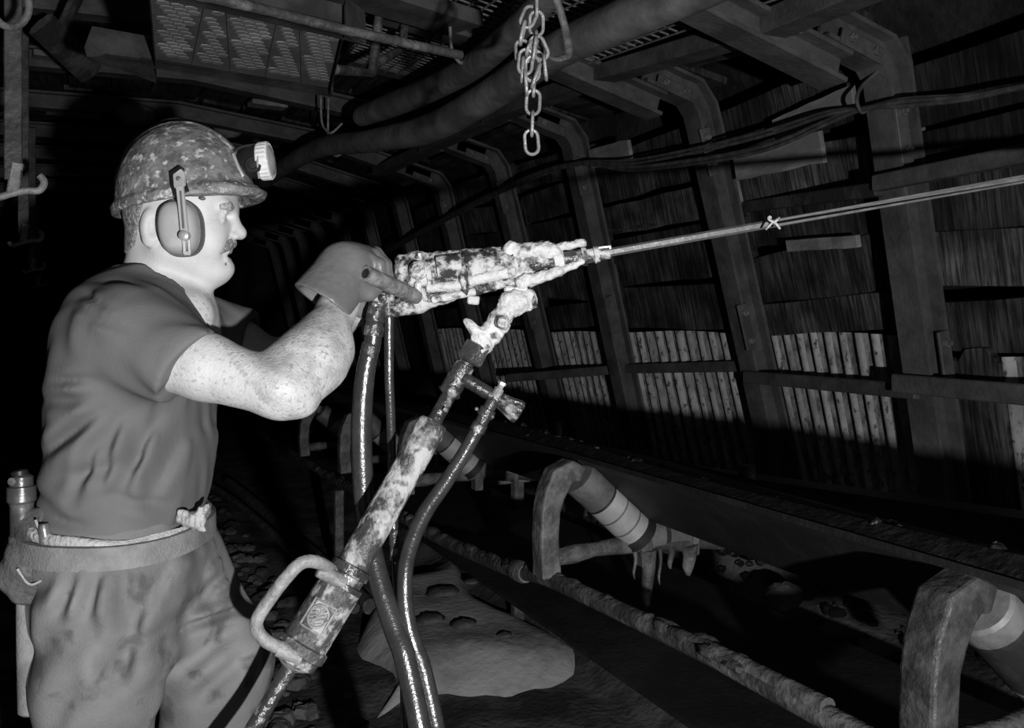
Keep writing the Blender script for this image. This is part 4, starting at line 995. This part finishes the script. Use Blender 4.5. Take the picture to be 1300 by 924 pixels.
# ---- helmet with cap lamp and ear defenders
he = Clay(ax((U(138), U(350), .0026)), ax((-.125, .125, .003)), ax((.15, .35, .0026)))
tl = math.radians(9.5)
hc = np.array(p(235, 258)); ea = np.array([math.cos(tl), 0, math.sin(tl)]); eu = np.array([-math.sin(tl), 0, math.cos(tl)])
X, Y, Z = he.grid((slice(None),)*3); A = (X-hc[0])*ea[0]+(Z-hc[2])*ea[2]; Cc = (X-hc[0])*eu[0]+(Z-hc[2])*eu[2]
def els(a, y, c, ra, rb, rc_):
    k0 = np.sqrt(((A-a)/ra)**2+((Y-y)/rb)**2+((Cc-c)/rc_)**2); k1 = np.sqrt(((A-a)/ra**2)**2+((Y-y)/rb**2)**2+((Cc-c)/rc_**2)**2)+1e-9; return k0*(k0-1)/k1
def smin(a, b_, k): h_ = np.clip(.5+.5*(b_-a)/k, 0, 1); return b_*(1-h_)+a*h_-k*h_*(1-h_)
dome = els(0.003, 0, -.002, .112, .099, .133); dome = np.maximum(dome, -(Cc+.002))
flare = np.maximum(els(.003, 0, 0, .1165, .1035, .5), np.abs(Cc-.001)-.0030)
peak = np.maximum(els(.062, 0, -.001, .072, .082, .020)-.000, -(Cc+.012-.0*A)); peak = np.maximum(peak, np.abs(Cc+.0005*0+.10*np.maximum(A-.08, 0))-.0042)
ridge = np.maximum(els(0, 0, -.002, .117, .102, .137), np.abs(Y)-.013); ridge = np.maximum(ridge, -(Cc-.05))
d_ = smin(smin(dome, flare, .020), peak, .016); d_ = smin(d_, ridge, .008)
inn = els(0, 0, -.004, .107, .093, .126); d_ = np.maximum(d_, -inn)
he.d = d_.astype(np.float32)
helmet = clay_object('helmet', he, m_helm, miner, conv, 1)
def hp(px, py, v): return wp(p(px, py, v))
# peak's clear visor strip below the brim
# cap lamp
ld = (wp((.0, 0, 0))-wp((-1, 0, -.12))).normalized(); c0 = hp(297, 209, -.0); c1 = hp(341, 204, 0)
ld = (c1-c0).normalized(); L = (c1-c0).length
MB().lathe(c0, ld, [(-.006, .006), (-.004, .015), (.004, .019), (.5*L, .027), (.72*L, .030), (.74*L, .028), (.76*L, .028)], 28).build('lamp_body', m_black, helmet, smooth=True)
MB().tube([hp(296, 195, -.028), hp(303, 213, -.030), hp(309, 224, -.026)], .0028, 8).build('lamp_clip', m_chrome, helmet, smooth=True)
MB().tube(smooth_path([hp(296, 192, -.018), hp(308, 186, -.014), hp(330, 183, -.010)], 4), .0022, 8).build('lamp_clip', m_black, helmet, smooth=True)
MB().tube(smooth_path([hp(331, 184, -.018), hp(327, 205, -.031), hp(329, 226, -.018)], 5), .002, 8).build('lamp_clip', m_chrome, helmet, smooth=True)
mb = MB(); n = 96; prof = [(.74*L, .026), (.75*L, .0305), (.80*L, .0315), (1.02*L, .0318), (1.07*L, .0295), (1.06*L, .025)]
rings = []
for t, r_ in prof:
    ring = mb.ring(c0+ld*t, ld, Uv, r_, r_, n)
    if .76*L < t < 1.05*L: ring = [q if (i // 2) % 2 == 0 else c0+ld*t+(q-c0-ld*t)*.972 for i, q in enumerate(ring)]
    rings.append(ring)
mb.loft(rings); mb.build('lamp_bezel', m_bez, helmet)
MB().lathe(c0+ld*1.05*L, ld, [(0, .0255), (.002, .025), (.006, .012), (.007, .001)], 24).build('lamp_lens', m_lens, helmet, smooth=True)
MB().lathe(hp(321, 209, -.0285), -Fv, [(-.006, .014), (0, .0135), (.0015, .012), (.0016, .008), (.005, .007), (.0055, .001)], 20).build('lamp_switch', m_black, helmet, smooth=True)
MB().box(hp(299, 209, 0), (.016, .03, .035), Matrix.Rotation(-.35, 3, 'Y'), .004).build('lamp_bracket', m_black, helmet)
MB().tube(smooth_path([hp(292, 205, .01), hp(262, 170, .04), hp(215, 152, .05), hp(160, 190, .06), hp(148, 262, .05)], 6), .003, 8).build('lamp_cable', m_black, helmet, smooth=True)
# ear defenders
for s in (-1, 1):
    cc = hp(231, 290, s*.082); ds = Fv*s; upv = (Uv+Rv*-.06).normalized()
    mb = MB(); rings = []
    def oval(dist, rx, rz): 
        q = cc+ds*dist; return [q+Rv*(rx*math.copysign(abs(math.cos(t))**.8, math.cos(t)))+upv*(rz*math.copysign(abs(math.sin(t))**.8, math.sin(t))) for t in np.linspace(0, 2*math.pi, 37)[:-1]]
    mb.loft([oval(-.012, .027, .037), oval(-.010, .033, .044), oval(.004, .0345, .0455), oval(.012, .033, .044), oval(.013, .03, .04)]); mb.build('ear_cushion', m_cush, helmet, smooth=True, auto=50)
    mb = MB(); mb.loft([oval(.010, .030, .041), oval(.020, .030, .041), oval(.029, .027, .037), oval(.035, .021, .030), oval(.037, .012, .018), oval(.0372, .001, .001)]); mb.build('ear_cup', m_cup, helmet, smooth=True, auto=50)
    def plate(pts, w0, th, mat, name, v):
        mb = MB(); rings = []
        P3 = [hp(x, y, v_*s*-1 if s > 0 else v_) for x, y, v_ in pts]
        for k, q in enumerate(P3):
            t = (P3[min(k+1, len(P3)-1)]-P3[max(k-1, 0)]).normalized(); sd = t.cross(ds).normalized(); w_ = w0[k]
            rings.append([q-sd*w_-ds*th/2, q+sd*w_-ds*th/2, q+sd*w_*.85+ds*th/2, q-sd*w_*.85+ds*th/2])
        mb.loft(rings); return mb.build(name, mat, helmet, bevel=.0008)
    plate([(223, 214, -.104), (224, 216, -.106), (227, 236, -.114), (230, 246, -.116)], [.009, .0115, .012, .0125], .008, m_black, 'slot_mount', 0)
    plate([(225, 218, -.114), (227, 221, -.115), (228, 236, -.122), (229, 239, -.123)], [.008, .010, .0095, .006], .005, m_cup, 'arm_head', 0)
    plate([(228, 236, -.124), (231, 262, -.128), (234, 292, -.130), (235, 299, -.130)], [.0062, .0062, .0065, .006], .005, m_cup, 'cup_arm', 0)
    plate([(229, 242, -.1275), (233, 290, -.134)], [.0018, .0018], .002, m_cush, 'arm_groove', 0)
    for sd in (-1, 1): plate([(236+sd*3.2, 299, -.124), (237.5+sd*3.2, 322, -.118)], [.0024, .0024], .004, m_cup, 'slot_rail', 0)
    plate([(237.3, 319, -.119), (237.8, 324, -.117)], [.0058, .005], .004, m_cup, 'slot_end', 0)
    def hs(x, y, v): return hp(x, y, v*s*-1 if s > 0 else v)
    MB().lathe(hs(234, 299, -.132), ds, [(-.006, .008), (.004, .0078), (.0055, .006), (.006, .001)], 20).build('adjusting_knob', m_chrome, helmet, smooth=True)
    MB().lathe(hs(227, 227, -.119), ds, [(0, .0042), (.002, .004), (.003, .002), (.0031, .0005)], 16).build('screw', m_cush, helmet, smooth=True)
MB().ball(hp(257, 252, -.075), (.005, .004, .003), 10, 6).build('rivet', m_cush, helmet, smooth=True)
# ---- things on his belt at the back
r = empty('tool_holster', hp(40, 690, -.15), 'leather pouch with capped metal canister hanging on the belt behind the miner', 'holster')
def cyl_px(a, b_, v, r0, prof, mat, name, par, n=24):
    A0 = hp(*a, v); B0 = hp(*b_, v); L = (B0-A0).length; MB().lathe(A0, B0-A0, [(t*L, q) for t, q in prof], n).build(name, mat, par, smooth=True, auto=30)
cyl_px((27, 602), (29, 740), -.13, 0, [(0, .012), (.02, .0165), (.1, .0165), (.11, .0205), (.24, .0205), (.26, .0175), (.3, .0165), (.55, .0165), (.56, .0185), (.62, .0185), (.63, .016), (1, .016)], m_can, 'canister', r)
cyl_px((24, 596), (26, 606), -.13, 0, [(0, .008), (.2, .012), (1, .013)], m_black, 'canister_cap', r)
MB().lathe(hp(16, 611, -.152), -Fv, [(-.01, .006), (.003, .006), (.004, .001)], 12).build('cap_screw', m_bolt, r, smooth=True)
po = Clay(ax(((-5-650)/FPX*1.375, (95-650)/FPX*1.375, .003)), ax((-.20, -.06, .003)), ax((-.45, -.26, .003)))
po.loft([((405-y)/FPX*1.375, (a-650)/FPX*1.375, (c-650)/FPX*1.375, -.125, w_) for y, a, c, w_ in ((642, 36, 66, .012), (652, 24, 72, .022), (690, 14, 76, .032), (720, 8, 74, .036), (742, 14, 64, .030), (756, 24, 52, .020))], ex=2.6)
po.cone(p(12, 730, -.125), p(52, 752, -.125), .024, .02, .02)
X, Y, Z = po.grid((slice(None),)*3); po.d += (.003*np.sin(90*X+40*Z)*np.sin(70*Z)).astype(np.float32)
clay_object('pouch', po, m_leath, r, conv, 1)
MB().tube(smooth_path([hp(45, 660, -.165), hp(60, 700, -.170), hp(68, 722, -.165), hp(40, 742, -.165), hp(22, 722, -.168)], 6), .0018, 6).build('stitching', m_rag, r)
for (x, y) in ((36, 718), (62, 712), (66, 690)): MB().ball(hp(x, y, -.165), .004, 10, 6).build('rivet', m_chrome, r, smooth=True)
cyl_px((55, 665), (62, 712), -.165, 0, [(0, .007), (.1, .0085), (1, .0095)], m_can, 'tool_shaft', r)
cyl_px((36, 745), (40, 905), -.12, 0, [(0, .017), (.4, .0185), (.98, .019), (1, .015)], m_belt, 'tool_handle', r)
# ================================================================= DRILL, DRILL ROD AND AIR LEG
def cam_r(): return Rv, Fv
def seg(a, b_, prof, mat, name, par, n=20, flat=1., d=1.5, d2=None, auto=35, side=None):
    A0 = P(a[0], a[1], d); B0 = P(b_[0], b_[1], d if d2 is None else d2); v = B0-A0; L = v.length
    return MB().lathe(A0, v, [(t*L, q) for t, q in prof], n, side=side or Fv, flat=flat).build(name, mat, par, smooth=True, auto=auto)
px_ = lambda n, d: n/FPX*d                                     # n pixels at distance d, in metres
DD = 1.56
dr = empty('rock_drill', P(590, 355, DD), 'hand-held rock drill caked in pale mud, gripped by the miner on top of the leg', 'drill')
R_ = lambda n: px_(n, DD)
# casing: one lumpy body traced from tail to nose
du = lambda x: (x-650)/FPX*DD; dz_ = lambda y: (405-y)/FPX*DD
dv0 = DD-D0
def pd(x, y, v=0.): d = DD+v; return ((x-650)/FPX*d, v, (405-y)/FPX*d)
DO = CAM+Fv*DD
def convd(V): return np.array(DO)[None, :]+V[:, :1]*np.array(Rv)[None, :]+V[:, 1:2]*np.array(Fv)[None, :]+V[:, 2:3]*np.array([[0, 0, 1.]])
ca = Clay(ax((du(495), du(722), .0019)), ax((-.075, .075, .0024)), ax((dz_(412), dz_(300), .0019)))
ca.cone(pd(522, 352), pd(600, 341), .031, .031, .010); ca.cone(pd(600, 341), pd(652, 333), .029, .022, .008)
ca.ell(pd(512, 345), (.014, .028, .022), .012); ca.cone(pd(528, 330), pd(532, 372), .016, .016, .010)
ca.cone(pd(508, 330, -.005), pd(650, 318, -.0), .010, .0085, .006)                     # top rib
ca.cone(pd(540, 376, -.012), pd(600, 368, -.01), .010, .010, .006); ca.cone(pd(600, 368, -.008), pd(668, 354, -.004), .0095, .009, .006)
ca.cone(pd(503, 390), pd(532, 386), .017, .016, .008); ca.cone(pd(530, 388), pd(572, 375), .012, .011, .008)      # bottom boss
ca.cone(pd(588, 352, -.036), pd(591, 372, -.024), .007, .007, .003)
ca.cone(pd(565, 334, -.025), pd(575, 334, -.025), .012, .012, .01); ca.cone(pd(615, 336, -.022), pd(642, 331, -.02), .012, .012, .008)
ca.cone(pd(640, 333), pd(690, 329), .024, .017, .008)
ca.cone(pd(655, 316), pd(695, 315), .010, .013, .008); ca.cone(pd(670, 357), pd(706, 344), .012, .009, .008)
X, Y, Z = ca.grid((slice(None),)*3)
ca.d += (.0010*np.sin(210*X+60*Y)*np.sin(180*Z+50*X)+.0006*np.sin(520*X+300*Z)*np.sin(430*Y+200*Z)).astype(np.float32)
clay_object('casing', ca, m_drill, dr, convd, 1)
for (a, b_, rr, v) in (((648, 318), (702, 318), .015, -.012), ((662, 358), (708, 345), .011, -.018), ((690, 316), (740, 309), .008, -.004), ((700, 350), (738, 333), .007, -.012)):
    mc = Clay(ax((du(a[0]-22), du(b_[0]+22), .0022)), ax((-.06, .06, .003)), ax((dz_(max(a[1], b_[1])+22), dz_(min(a[1], b_[1])-22), .0022)))
    mc.cone(pd(a[0], a[1], v), pd(b_[0], b_[1], v), rr, rr*.9, .005); X, Y, Z = mc.grid((slice(None),)*3)
    mc.d += (.0022*np.sin(150*X+60*Y)*np.sin(200*Z+50*X)+.001*np.sin(500*X)*np.sin(450*Y+300*Z)).astype(np.float32)
    clay_object('caked_mud', mc, m_mud, dr, convd, 1)
seg((678, 335), (740, 325.5), [(0, R_(12)), (.14, R_(12)), (.15, R_(10)), (.42, R_(10)), (.43, R_(13)), (.52, R_(13)), (.53, R_(10.5)), (1, R_(10))], m_dmetal, 'front_head', dr, d=DD)
seg((702, 331), (716, 329), [(0, R_(11)), (.1, R_(13.5)), (.9, R_(13.5)), (1, R_(11))], m_mud, 'retainer_ring', dr, d=DD)
seg((738, 326), (774, 321), [(0, R_(9)), (.02, R_(12)), (.18, R_(12)), (.2, R_(9)), (.42, R_(9)), (.44, R_(11)), (.62, R_(11)), (.64, R_(8)), (1, R_(7.5))], m_drill, 'chuck', dr, d=DD)
MB().box(P(766, 315, DD-.0), (R_(20), .008, R_(5)), Matrix.Rotation(-YAW, 3, 'Z') @ Matrix.Rotation(-.12, 3, 'Y'), .001).build('chuck_latch', m_chrome, dr)
for (a, b_, rr) in (((541, 366), (588, 361), 6.2), ((594, 357), (646, 346), 7.0), ((548, 381), (604, 370), 5.0)):
    seg(a, b_, [(0, R_(rr*.7)), (.03, R_(rr)), (.3, R_(rr*1.03)), (.6, R_(rr*.96)), (.97, R_(rr)), (1, R_(rr*.7))], m_mud, 'side_bolt', dr, n=14, d=DD-.024)
for (x, y, rr, sl_) in ((590, 345, 27.5, .12), (547, 351, 26, .12), (650, 333, 20.5, .14)):
    seg((x-3.4, y+3.4*sl_), (x+3.4, y-3.4*sl_), [(0, R_(rr-3)), (.1, R_(rr)), (.9, R_(rr)), (1, R_(rr-3))], m_drill, 'clamp_band', dr, n=28, d=DD)
seg((554, 340), (588, 336), [(0, R_(8)), (.05, R_(15)), (.95, R_(15)), (1, R_(8))], m_drill, 'barrel_plate', dr, n=24, d=DD-.022)
MB().lathe(P(530.5, 343, DD-.040), -Fv, [(-.012, .016), (0, .0155), (.002, .0125), (.006, .012), (.0065, .006), (.011, .0055), (.0115, .001)], 22).build('end_bolt', m_drill, dr, smooth=True, auto=30)
MB().lathe(P(533, 326, DD-.01), Uv, [(-.01, .006), (.006, .006), (.008, .002)], 8).build('oil_plug', m_chrome, dr)
MB().box(P(531, 368, DD-.034), (.011, .012, .028), Matrix.Rotation(-YAW, 3, 'Z'), .003).build('tail_lug', m_mud, dr)
seg((464, 347), (530, 378), [(0, R_(7)), (0, R_(9.5)), (.9, R_(10)), (1, R_(8))], m_grip, 'handle', dr, d=1.425, d2=DD-.035)
MB().lathe(P(464.2, 347.2, 1.4252), P(464, 347, 1.425)-P(530, 378, DD-.035), [(0, R_(6)), (.0006, R_(6)), (.0012, .001)], 18).build('handle_bore', m_black, dr)
MB().tube([P(480, 348, DD-.09), P(480, 350, DD+.06)], .012, 14).build('cross_handle', m_dmetal, dr, smooth=True)
MB().tube([P(480, 349, DD+.03), P(512, 350, DD+.0)], .012, 14).build('cross_handle', m_dmetal, dr, smooth=True)
seg((474, 375), (500, 377), [(0, R_(4)), (.05, R_(7)), (.3, R_(8)), (.35, R_(6)), (.6, R_(6)), (.65, R_(8)), (1, R_(8))], m_drill, 'throttle_valve', dr, d=DD-.03)
MB().lathe(P(486, 379, DD-.045), -Fv, [(-.01, .007), (.004, .0065), (.005, .002)], 10).build('throttle_valve', m_dmetal, dr)
MB().box(P(601, 381, DD), (R_(15), .02, R_(11)), Matrix.Rotation(-YAW, 3, 'Z') @ Matrix.Rotation(.12, 3, 'Y'), .002).build('mounting_nub', m_mud, dr)
# drill rod with rag
rod = empty('drill_rod', P(980, 284, DD), 'long hexagonal steel drill rod pointing from the drill to the right wall', 'drill rod')
a = P(768, 321.5, DD); e = P(1345, 219, DD+.10)
MB().tube([a, a+(e-a)*1.55], [.0072, .0072], 6, side=Uv).build('rod', m_rod, rod)
for k in (-1, 1):
    A2 = P(984, 283+k*3.0, DD-.006); E2 = P(1345, 219+k*4.2, DD+.09)
    MB().tube([A2, A2+(E2-A2)*1.7], .0022, 8).build('cord', m_rod, rod, smooth=True)
kn = MB(); c = P(980, 284, DD-.004)
kn.tube(smooth_path([c+Rv*-.010+Uv*-.009, c+Rv*-.004+Uv*-.001-Fv*.008, c+Rv*.004+Uv*.004-Fv*.008, c+Rv*.011+Uv*.010], 5), .0034, 8, flat=.6)
kn.tube(smooth_path([c+Rv*.012+Uv*-.008-Fv*.004, c+Rv*.003-Fv*.010, c+Rv*-.006+Uv*.006-Fv*.006, c+Rv*-.003+Uv*.012], 5), .0034, 8, flat=.6)
kn.build('rag_knot', m_mud, rod, smooth=True)
# ---- air leg
lg = empty('drill_support', PZ(300, 930, .02), 'slanting pneumatic leg smeared with pale mud under the drill, with a D-shaped handle', 'drill leg')
LD = 1.52
q_ = lambda n: px_(n, LD)
# swivel head
sw = Clay(ax(((580-650)/FPX*LD, (690-650)/FPX*LD, .002)), ax((-.05, .06, .0025)), ax(((455-405)/FPX*-LD, (405-360)/FPX*LD, .002)))
def pl_(x, y, v=0.): d = LD+v; return ((x-650)/FPX*d, v, (405-y)/FPX*d)
LO = CAM+Fv*LD
def convl(V): return np.array(LO)[None, :]+V[:, :1]*np.array(Rv)[None, :]+V[:, 1:2]*np.array(Fv)[None, :]+V[:, 2:3]*np.array([[0, 0, 1.]])
sw.cone(pl_(648, 384, .02), pl_(668, 380, .03), .020, .019, .008); sw.cone(pl_(630, 408, .012), pl_(658, 384, .025), .015, .017, .010)
sw.cone(pl_(610, 440), pl_(634, 402, .01), .018, .015, .010); sw.cone(pl_(600, 416, -.004), pl_(614, 436, .0), .010, .016, .008); sw.cone(pl_(592, 408, -.004), pl_(602, 418, -.004), .006, .010, .005)
sw.cone(pl_(638, 410, -.018), pl_(638, 410, .03), .012, .012, .004); sw.cone(pl_(628, 432, .0), pl_(640, 412, -.004), .008, .010, .006)
X, Y, Z = sw.grid((slice(None),)*3); sw.d += (.0016*np.sin(190*X+60*Y)*np.sin(210*Z+50*X)+.001*np.sin(520*X+300*Z)*np.sin(430*Y)).astype(np.float32)
clay_object('swivel_head', sw, m_mud, lg, convl, 1)
MB().lathe(P(638, 409, LD-.030), -Fv, [(-.01, .0095), (.002, .009), (.004, .006), (.0045, .001)], 8).build('pivot_bolt', m_drill, lg)
seg((664, 383), (680, 379), [(0, q_(13)), (.4, q_(13)), (.42, q_(10)), (.6, q_(10)), (.62, q_(12)), (.95, q_(12)), (1, q_(9))], m_drill, 'pivot_collar', lg, d=LD+.03)
MB().box(P(655, 370, LD+.035), (q_(30), .03, q_(16)), Matrix.Rotation(-YAW, 3, 'Z') @ Matrix.Rotation(-.1, 3, 'Y'), .004).build('saddle', m_mud, lg)
a0, b0 = (611, 440), (597, 462)
seg((608, 436), (595, 460), [(0, q_(14)), (.05, q_(18)), (.85, q_(19)), (.95, q_(17)), (1, q_(13))], m_dmetal, 'hexagon_nut', lg, n=6, d=LD, auto=20)
seg((597, 452), (569, 500), [(0, q_(10)), (.2, q_(10)), (.22, q_(13)), (.9, q_(14)), (.95, q_(16)), (1, q_(14))], m_dmetal, 'tee_fitting', lg, d=LD)
seg((588, 480), (658, 521), [(0, q_(7)), (.1, q_(9)), (.55, q_(8.5)), (.56, q_(10.5)), (.66, q_(10.5)), (.68, q_(8.5)), (1, q_(8))], m_dmetal, 'side_branch', lg, d=LD-.012, d2=LD-.012)
mb = MB(); A0, B0 = P(632, 507, LD-.012), P(661, 525, LD-.012); dv = (B0-A0); L = dv.length; rings = []
for t, rr in ((0, 8), (.1, 10), (.8, 15), (.95, 14.5), (1, 11)):
    ring = mb.ring(A0+dv*t, dv, Fv, q_(rr), q_(rr), 32); rings.append([q if (i // 2) % 2 else A0+dv*t+(q-A0-dv*t)*.86 for i, q in enumerate(ring)])
mb.loft(rings); mb.build('valve_knob', m_dmetal, lg)
seg((629, 503), (638, 486), [(0, q_(6.5)), (.6, q_(6)), (.62, q_(4)), (1, q_(4)), ], m_handle, 'valve_stem', lg, n=10, d=LD-.02)
MB().lathe(P(637, 488, LD-.02), P(638, 486, LD-.02)-P(629, 503, LD-.02), [(0, q_(5.5)), (q_(3), q_(5.5)), (q_(4), q_(2))], 6).build('valve_stem', m_chrome, lg)
seg((626, 508), (604, 549), [(0, q_(8)), (.25, q_(8)), (.27, q_(10.5)), (.5, q_(10.5)), (.52, q_(8.5)), (.7, q_(8.5)), (.72, q_(10)), (.95, q_(10)), (1, q_(8))], m_dmetal, 'hose_fitting', lg, d=LD-.02)
for (x, y) in ((605, 519), (625, 529)): MB().ball(P(x, y, LD-.028), q_(2.6), 8, 6).build('fitting_screw', m_bolt, lg, smooth=True)
seg((574, 494), (545, 546), [(0, q_(9.5)), (1, q_(9.5))], m_dmetal, 'inner_tube', lg, d=LD, d2=1.49)
MB().lathe(P(561, 519, 1.494), Fv*-1+Rv*.6, [(.009, .002), (.0135, .004), (.014, .0025)], 10).build('tube_rivet', m_bolt, lg)
A1, B1 = (551, 536), (434, 742)
seg(A1, B1, [(0, q_(10)), (.0, q_(17)), (.015, q_(19.5)), (.085, q_(20.5)), (.10, q_(19.2)), (1, q_(19))], m_leg, 'cylinder', lg, n=32, d=1.49, d2=1.41)
seg((448, 717), (428, 752), [(0, q_(20)), (.04, q_(25)), (.32, q_(25)), (.36, q_(22)), (.6, q_(22)), (.64, q_(26)), (1, q_(26))], m_dmetal, 'lower_collar', lg, n=32, d=1.416, d2=1.402)
A2, B2 = (433, 742), (378, 832)
k_ = lambda n: n/FPX*1.39
seg(A2, B2, [(0, k_(24)), (.03, k_(29)), (.82, k_(29.5)), (.84, k_(33)), (.96, k_(33)), (1, k_(28))], m_base, 'base_cylinder', lg, n=36, d=1.405, d2=1.37)
seg((380, 828), (368, 848), [(0, k_(26)), (.1, k_(30)), (.6, k_(28)), (1, k_(12))], m_base, 'end_cap', lg, n=32, d=1.371, d2=1.364)
top = P(370, 845, 1.365); gz = Vector((0, 0, 0)); dirn = (P(378, 832, 1.37)-P(433, 742, 1.405)).normalized(); t_ = (top.z-.03)/-dirn.z; ft = top+dirn*t_
MB().lathe(top, dirn, [(-.01, .012), (t_*.96, .012), (t_*.97, .028), (t_, .024), (t_+.03, .003)], 18).build('foot_spike', m_dmetal, lg, smooth=True, auto=30)
# D handle
hd = [(424, 726, 1.395), (404, 714, 1.36), (384, 714, 1.345), (366, 730, 1.335), (345, 757, 1.33), (328, 783, 1.325), (326, 798, 1.325), (336, 812, 1.33), (354, 822, 1.34), (376, 832, 1.362)]
pp = smooth_path([P(*q) for q in hd], 6)
MB().tube(pp, [k_(8.2)]*len(pp), 16).build('handle', m_handle, lg, smooth=True)
seg((404, 722), (438, 742), [(0, k_(7)), (.04, k_(9.5)), (.96, k_(9.5)), (1, k_(7))], m_handle, 'handle_clamp', lg, d=1.375, d2=1.385)
seg((352, 822), (384, 836), [(0, k_(7)), (.04, k_(10)), (.96, k_(10)), (1, k_(7))], m_handle, 'handle_clamp', lg, d=1.34, d2=1.345)
# embossed badge on the base: frame with a rounded emblem of bent bars, following the tube
axd = (P(378, 832, 1.37)-P(433, 742, 1.405)).normalized(); cb_ = P(414, 786, 1.388); tow = (CAM-cb_); tow = (tow-axd*tow.dot(axd)).normalized(); tow = (tow + axd.cross(tow)*.12).normalized(); sdv = axd.cross(tow)
if sdv.dot(Rv) < 0: sdv = -sdv
axis0 = P(433, 742, 1.405); RB = k_(29.4)
def on_tube(s_, t, lift=.0):
    # s_ across (m), t along (m, up the tube), wrapped on the cylinder
    cc = axis0+axd*((cb_-axis0).dot(axd)-t); an = s_/RB; return cc+(tow*math.cos(an)+sdv*math.sin(an))*(RB+lift)
bd = MB()
def strip(pts, wr, lift=.001): bd.tube([on_tube(s_, t, lift) for s_, t in pts], wr*1.5, 6)
hw, hh = .0185, .0215
def dense(pts, n=6):
    out = []
    for i in range(len(pts)-1):
        for k in range(n): out.append((pts[i][0]+(pts[i+1][0]-pts[i][0])*k/n, pts[i][1]+(pts[i+1][1]-pts[i][1])*k/n))
    return out+[pts[-1]]
strip(dense([(-hw, -hh), (hw, -hh), (hw, hh), (-hw, hh), (-hw, -hh)]), .0012)
strip([(.0145*math.cos(t), .0165*math.sin(t)) for t in np.linspace(.2, 2*math.pi-.1, 30)], .0013)
for k in range(4):
    z0 = -.010+.0062*k; strip(dense([(-.010, z0), (-.003, z0+.004), (.002, z0-.002), (.010, z0+.003)], 4), .0012)
strip(dense([(-.004, -.013), (.0, .0), (.003, .013)], 4), .0012)
bd.build('badge', m_handle, lg, smooth=True)
# ---- hoses
def hose(pts, rads, lab, fit=None):
    e = P(*pts[-1]); last = [P(*q) for q in pts]
    g_ = Vector((last[-1].x+.05, last[-1].y-.06, .03)); g2 = g_+Vector((.35, .25, .0)); g3 = g2+Vector((.5, .9, 0))
    d = last[-1]-last[-2]
    path = last+[last[-1]+d.normalized()*.12+Vector((0, 0, -.08)), Vector((g_.x+.05, g_.y, .10)), g2, g3]
    r = empty('air_hose', last[0], lab, 'hose', 'drill hoses')
    pp = smooth_path(path, 8); rr = interp_r(list(rads)+[rads[-1]]*4, 8)
    MB().tube(pp, rr, 18).build('hose', m_hose, r, smooth=True)
    for (a, b_, d, prof) in (fit or []):
        seg(a, b_, prof, m_dmetal, 'coupling', r, d=d)
    return r
HD = 1.53
r9 = lambda n: n/FPX*HD
hose([(478, 384, HD), (474, 430, HD), (466, 462, HD), (461, 500, HD), (459, 545, HD), (460, 600, HD), (464, 650, HD), (472, 700, 1.52), (485, 750, 1.5), (502, 800, 1.48), (518, 850, 1.46)], [r9(9.5), r9(10.5), r9(12), r9(13), r9(13.5), r9(13.5), r9(13.5), r9(13.5), r9(13.5), r9(14), r9(14)],
     'thickest wet rubber hose, hanging straight down left of the drill leg', [((479, 384), (474, 426), HD-.002, [(0, r9(10)), (.2, r9(11)), (.3, r9(12)), (.55, r9(12)), (.6, r9(10.5)), (.8, r9(12.5)), (1, r9(12.5))]), ((472, 436), (468, 452), HD-.002, [(0, r9(11)), (.1, r9(12)), (.9, r9(12)), (1, r9(11))])])
hose([(494, 388, HD+.03), (494, 430, HD+.03), (494, 480, HD+.03), (496, 530, HD+.04), (497, 580, HD+.05), (499, 640, HD+.05), (501, 700, HD+.04), (505, 760, HD+.03), (513, 830, HD)], [r9(6.2)]*9,
     'thinnest wet hose, hanging between the thick hose and the drill leg', [((494, 384), (494, 402), HD+.028, [(0, r9(7)), (.8, r9(7.5)), (1, r9(6))]), ((500, 672), (502, 712), HD+.038, [(0, r9(6)), (.05, r9(7.5)), (.45, r9(7.5)), (.5, r9(6.8)), (.95, r9(7.5)), (1, r9(6))])])
hose([(607, 543, LD-.02), (590, 574, LD-.02), (566, 612, LD-.02), (540, 650, LD-.02), (522, 690, LD-.02), (514, 730, LD-.02), (516, 780, LD-.03), (526, 820, LD-.04), (540, 862, LD-.05)], [q_(8.5), q_(9), q_(9.5), q_(10), q_(10), q_(10), q_(10.5), q_(11), q_(11)],
     'wet rubber hose curving down from the valve on the drill leg')
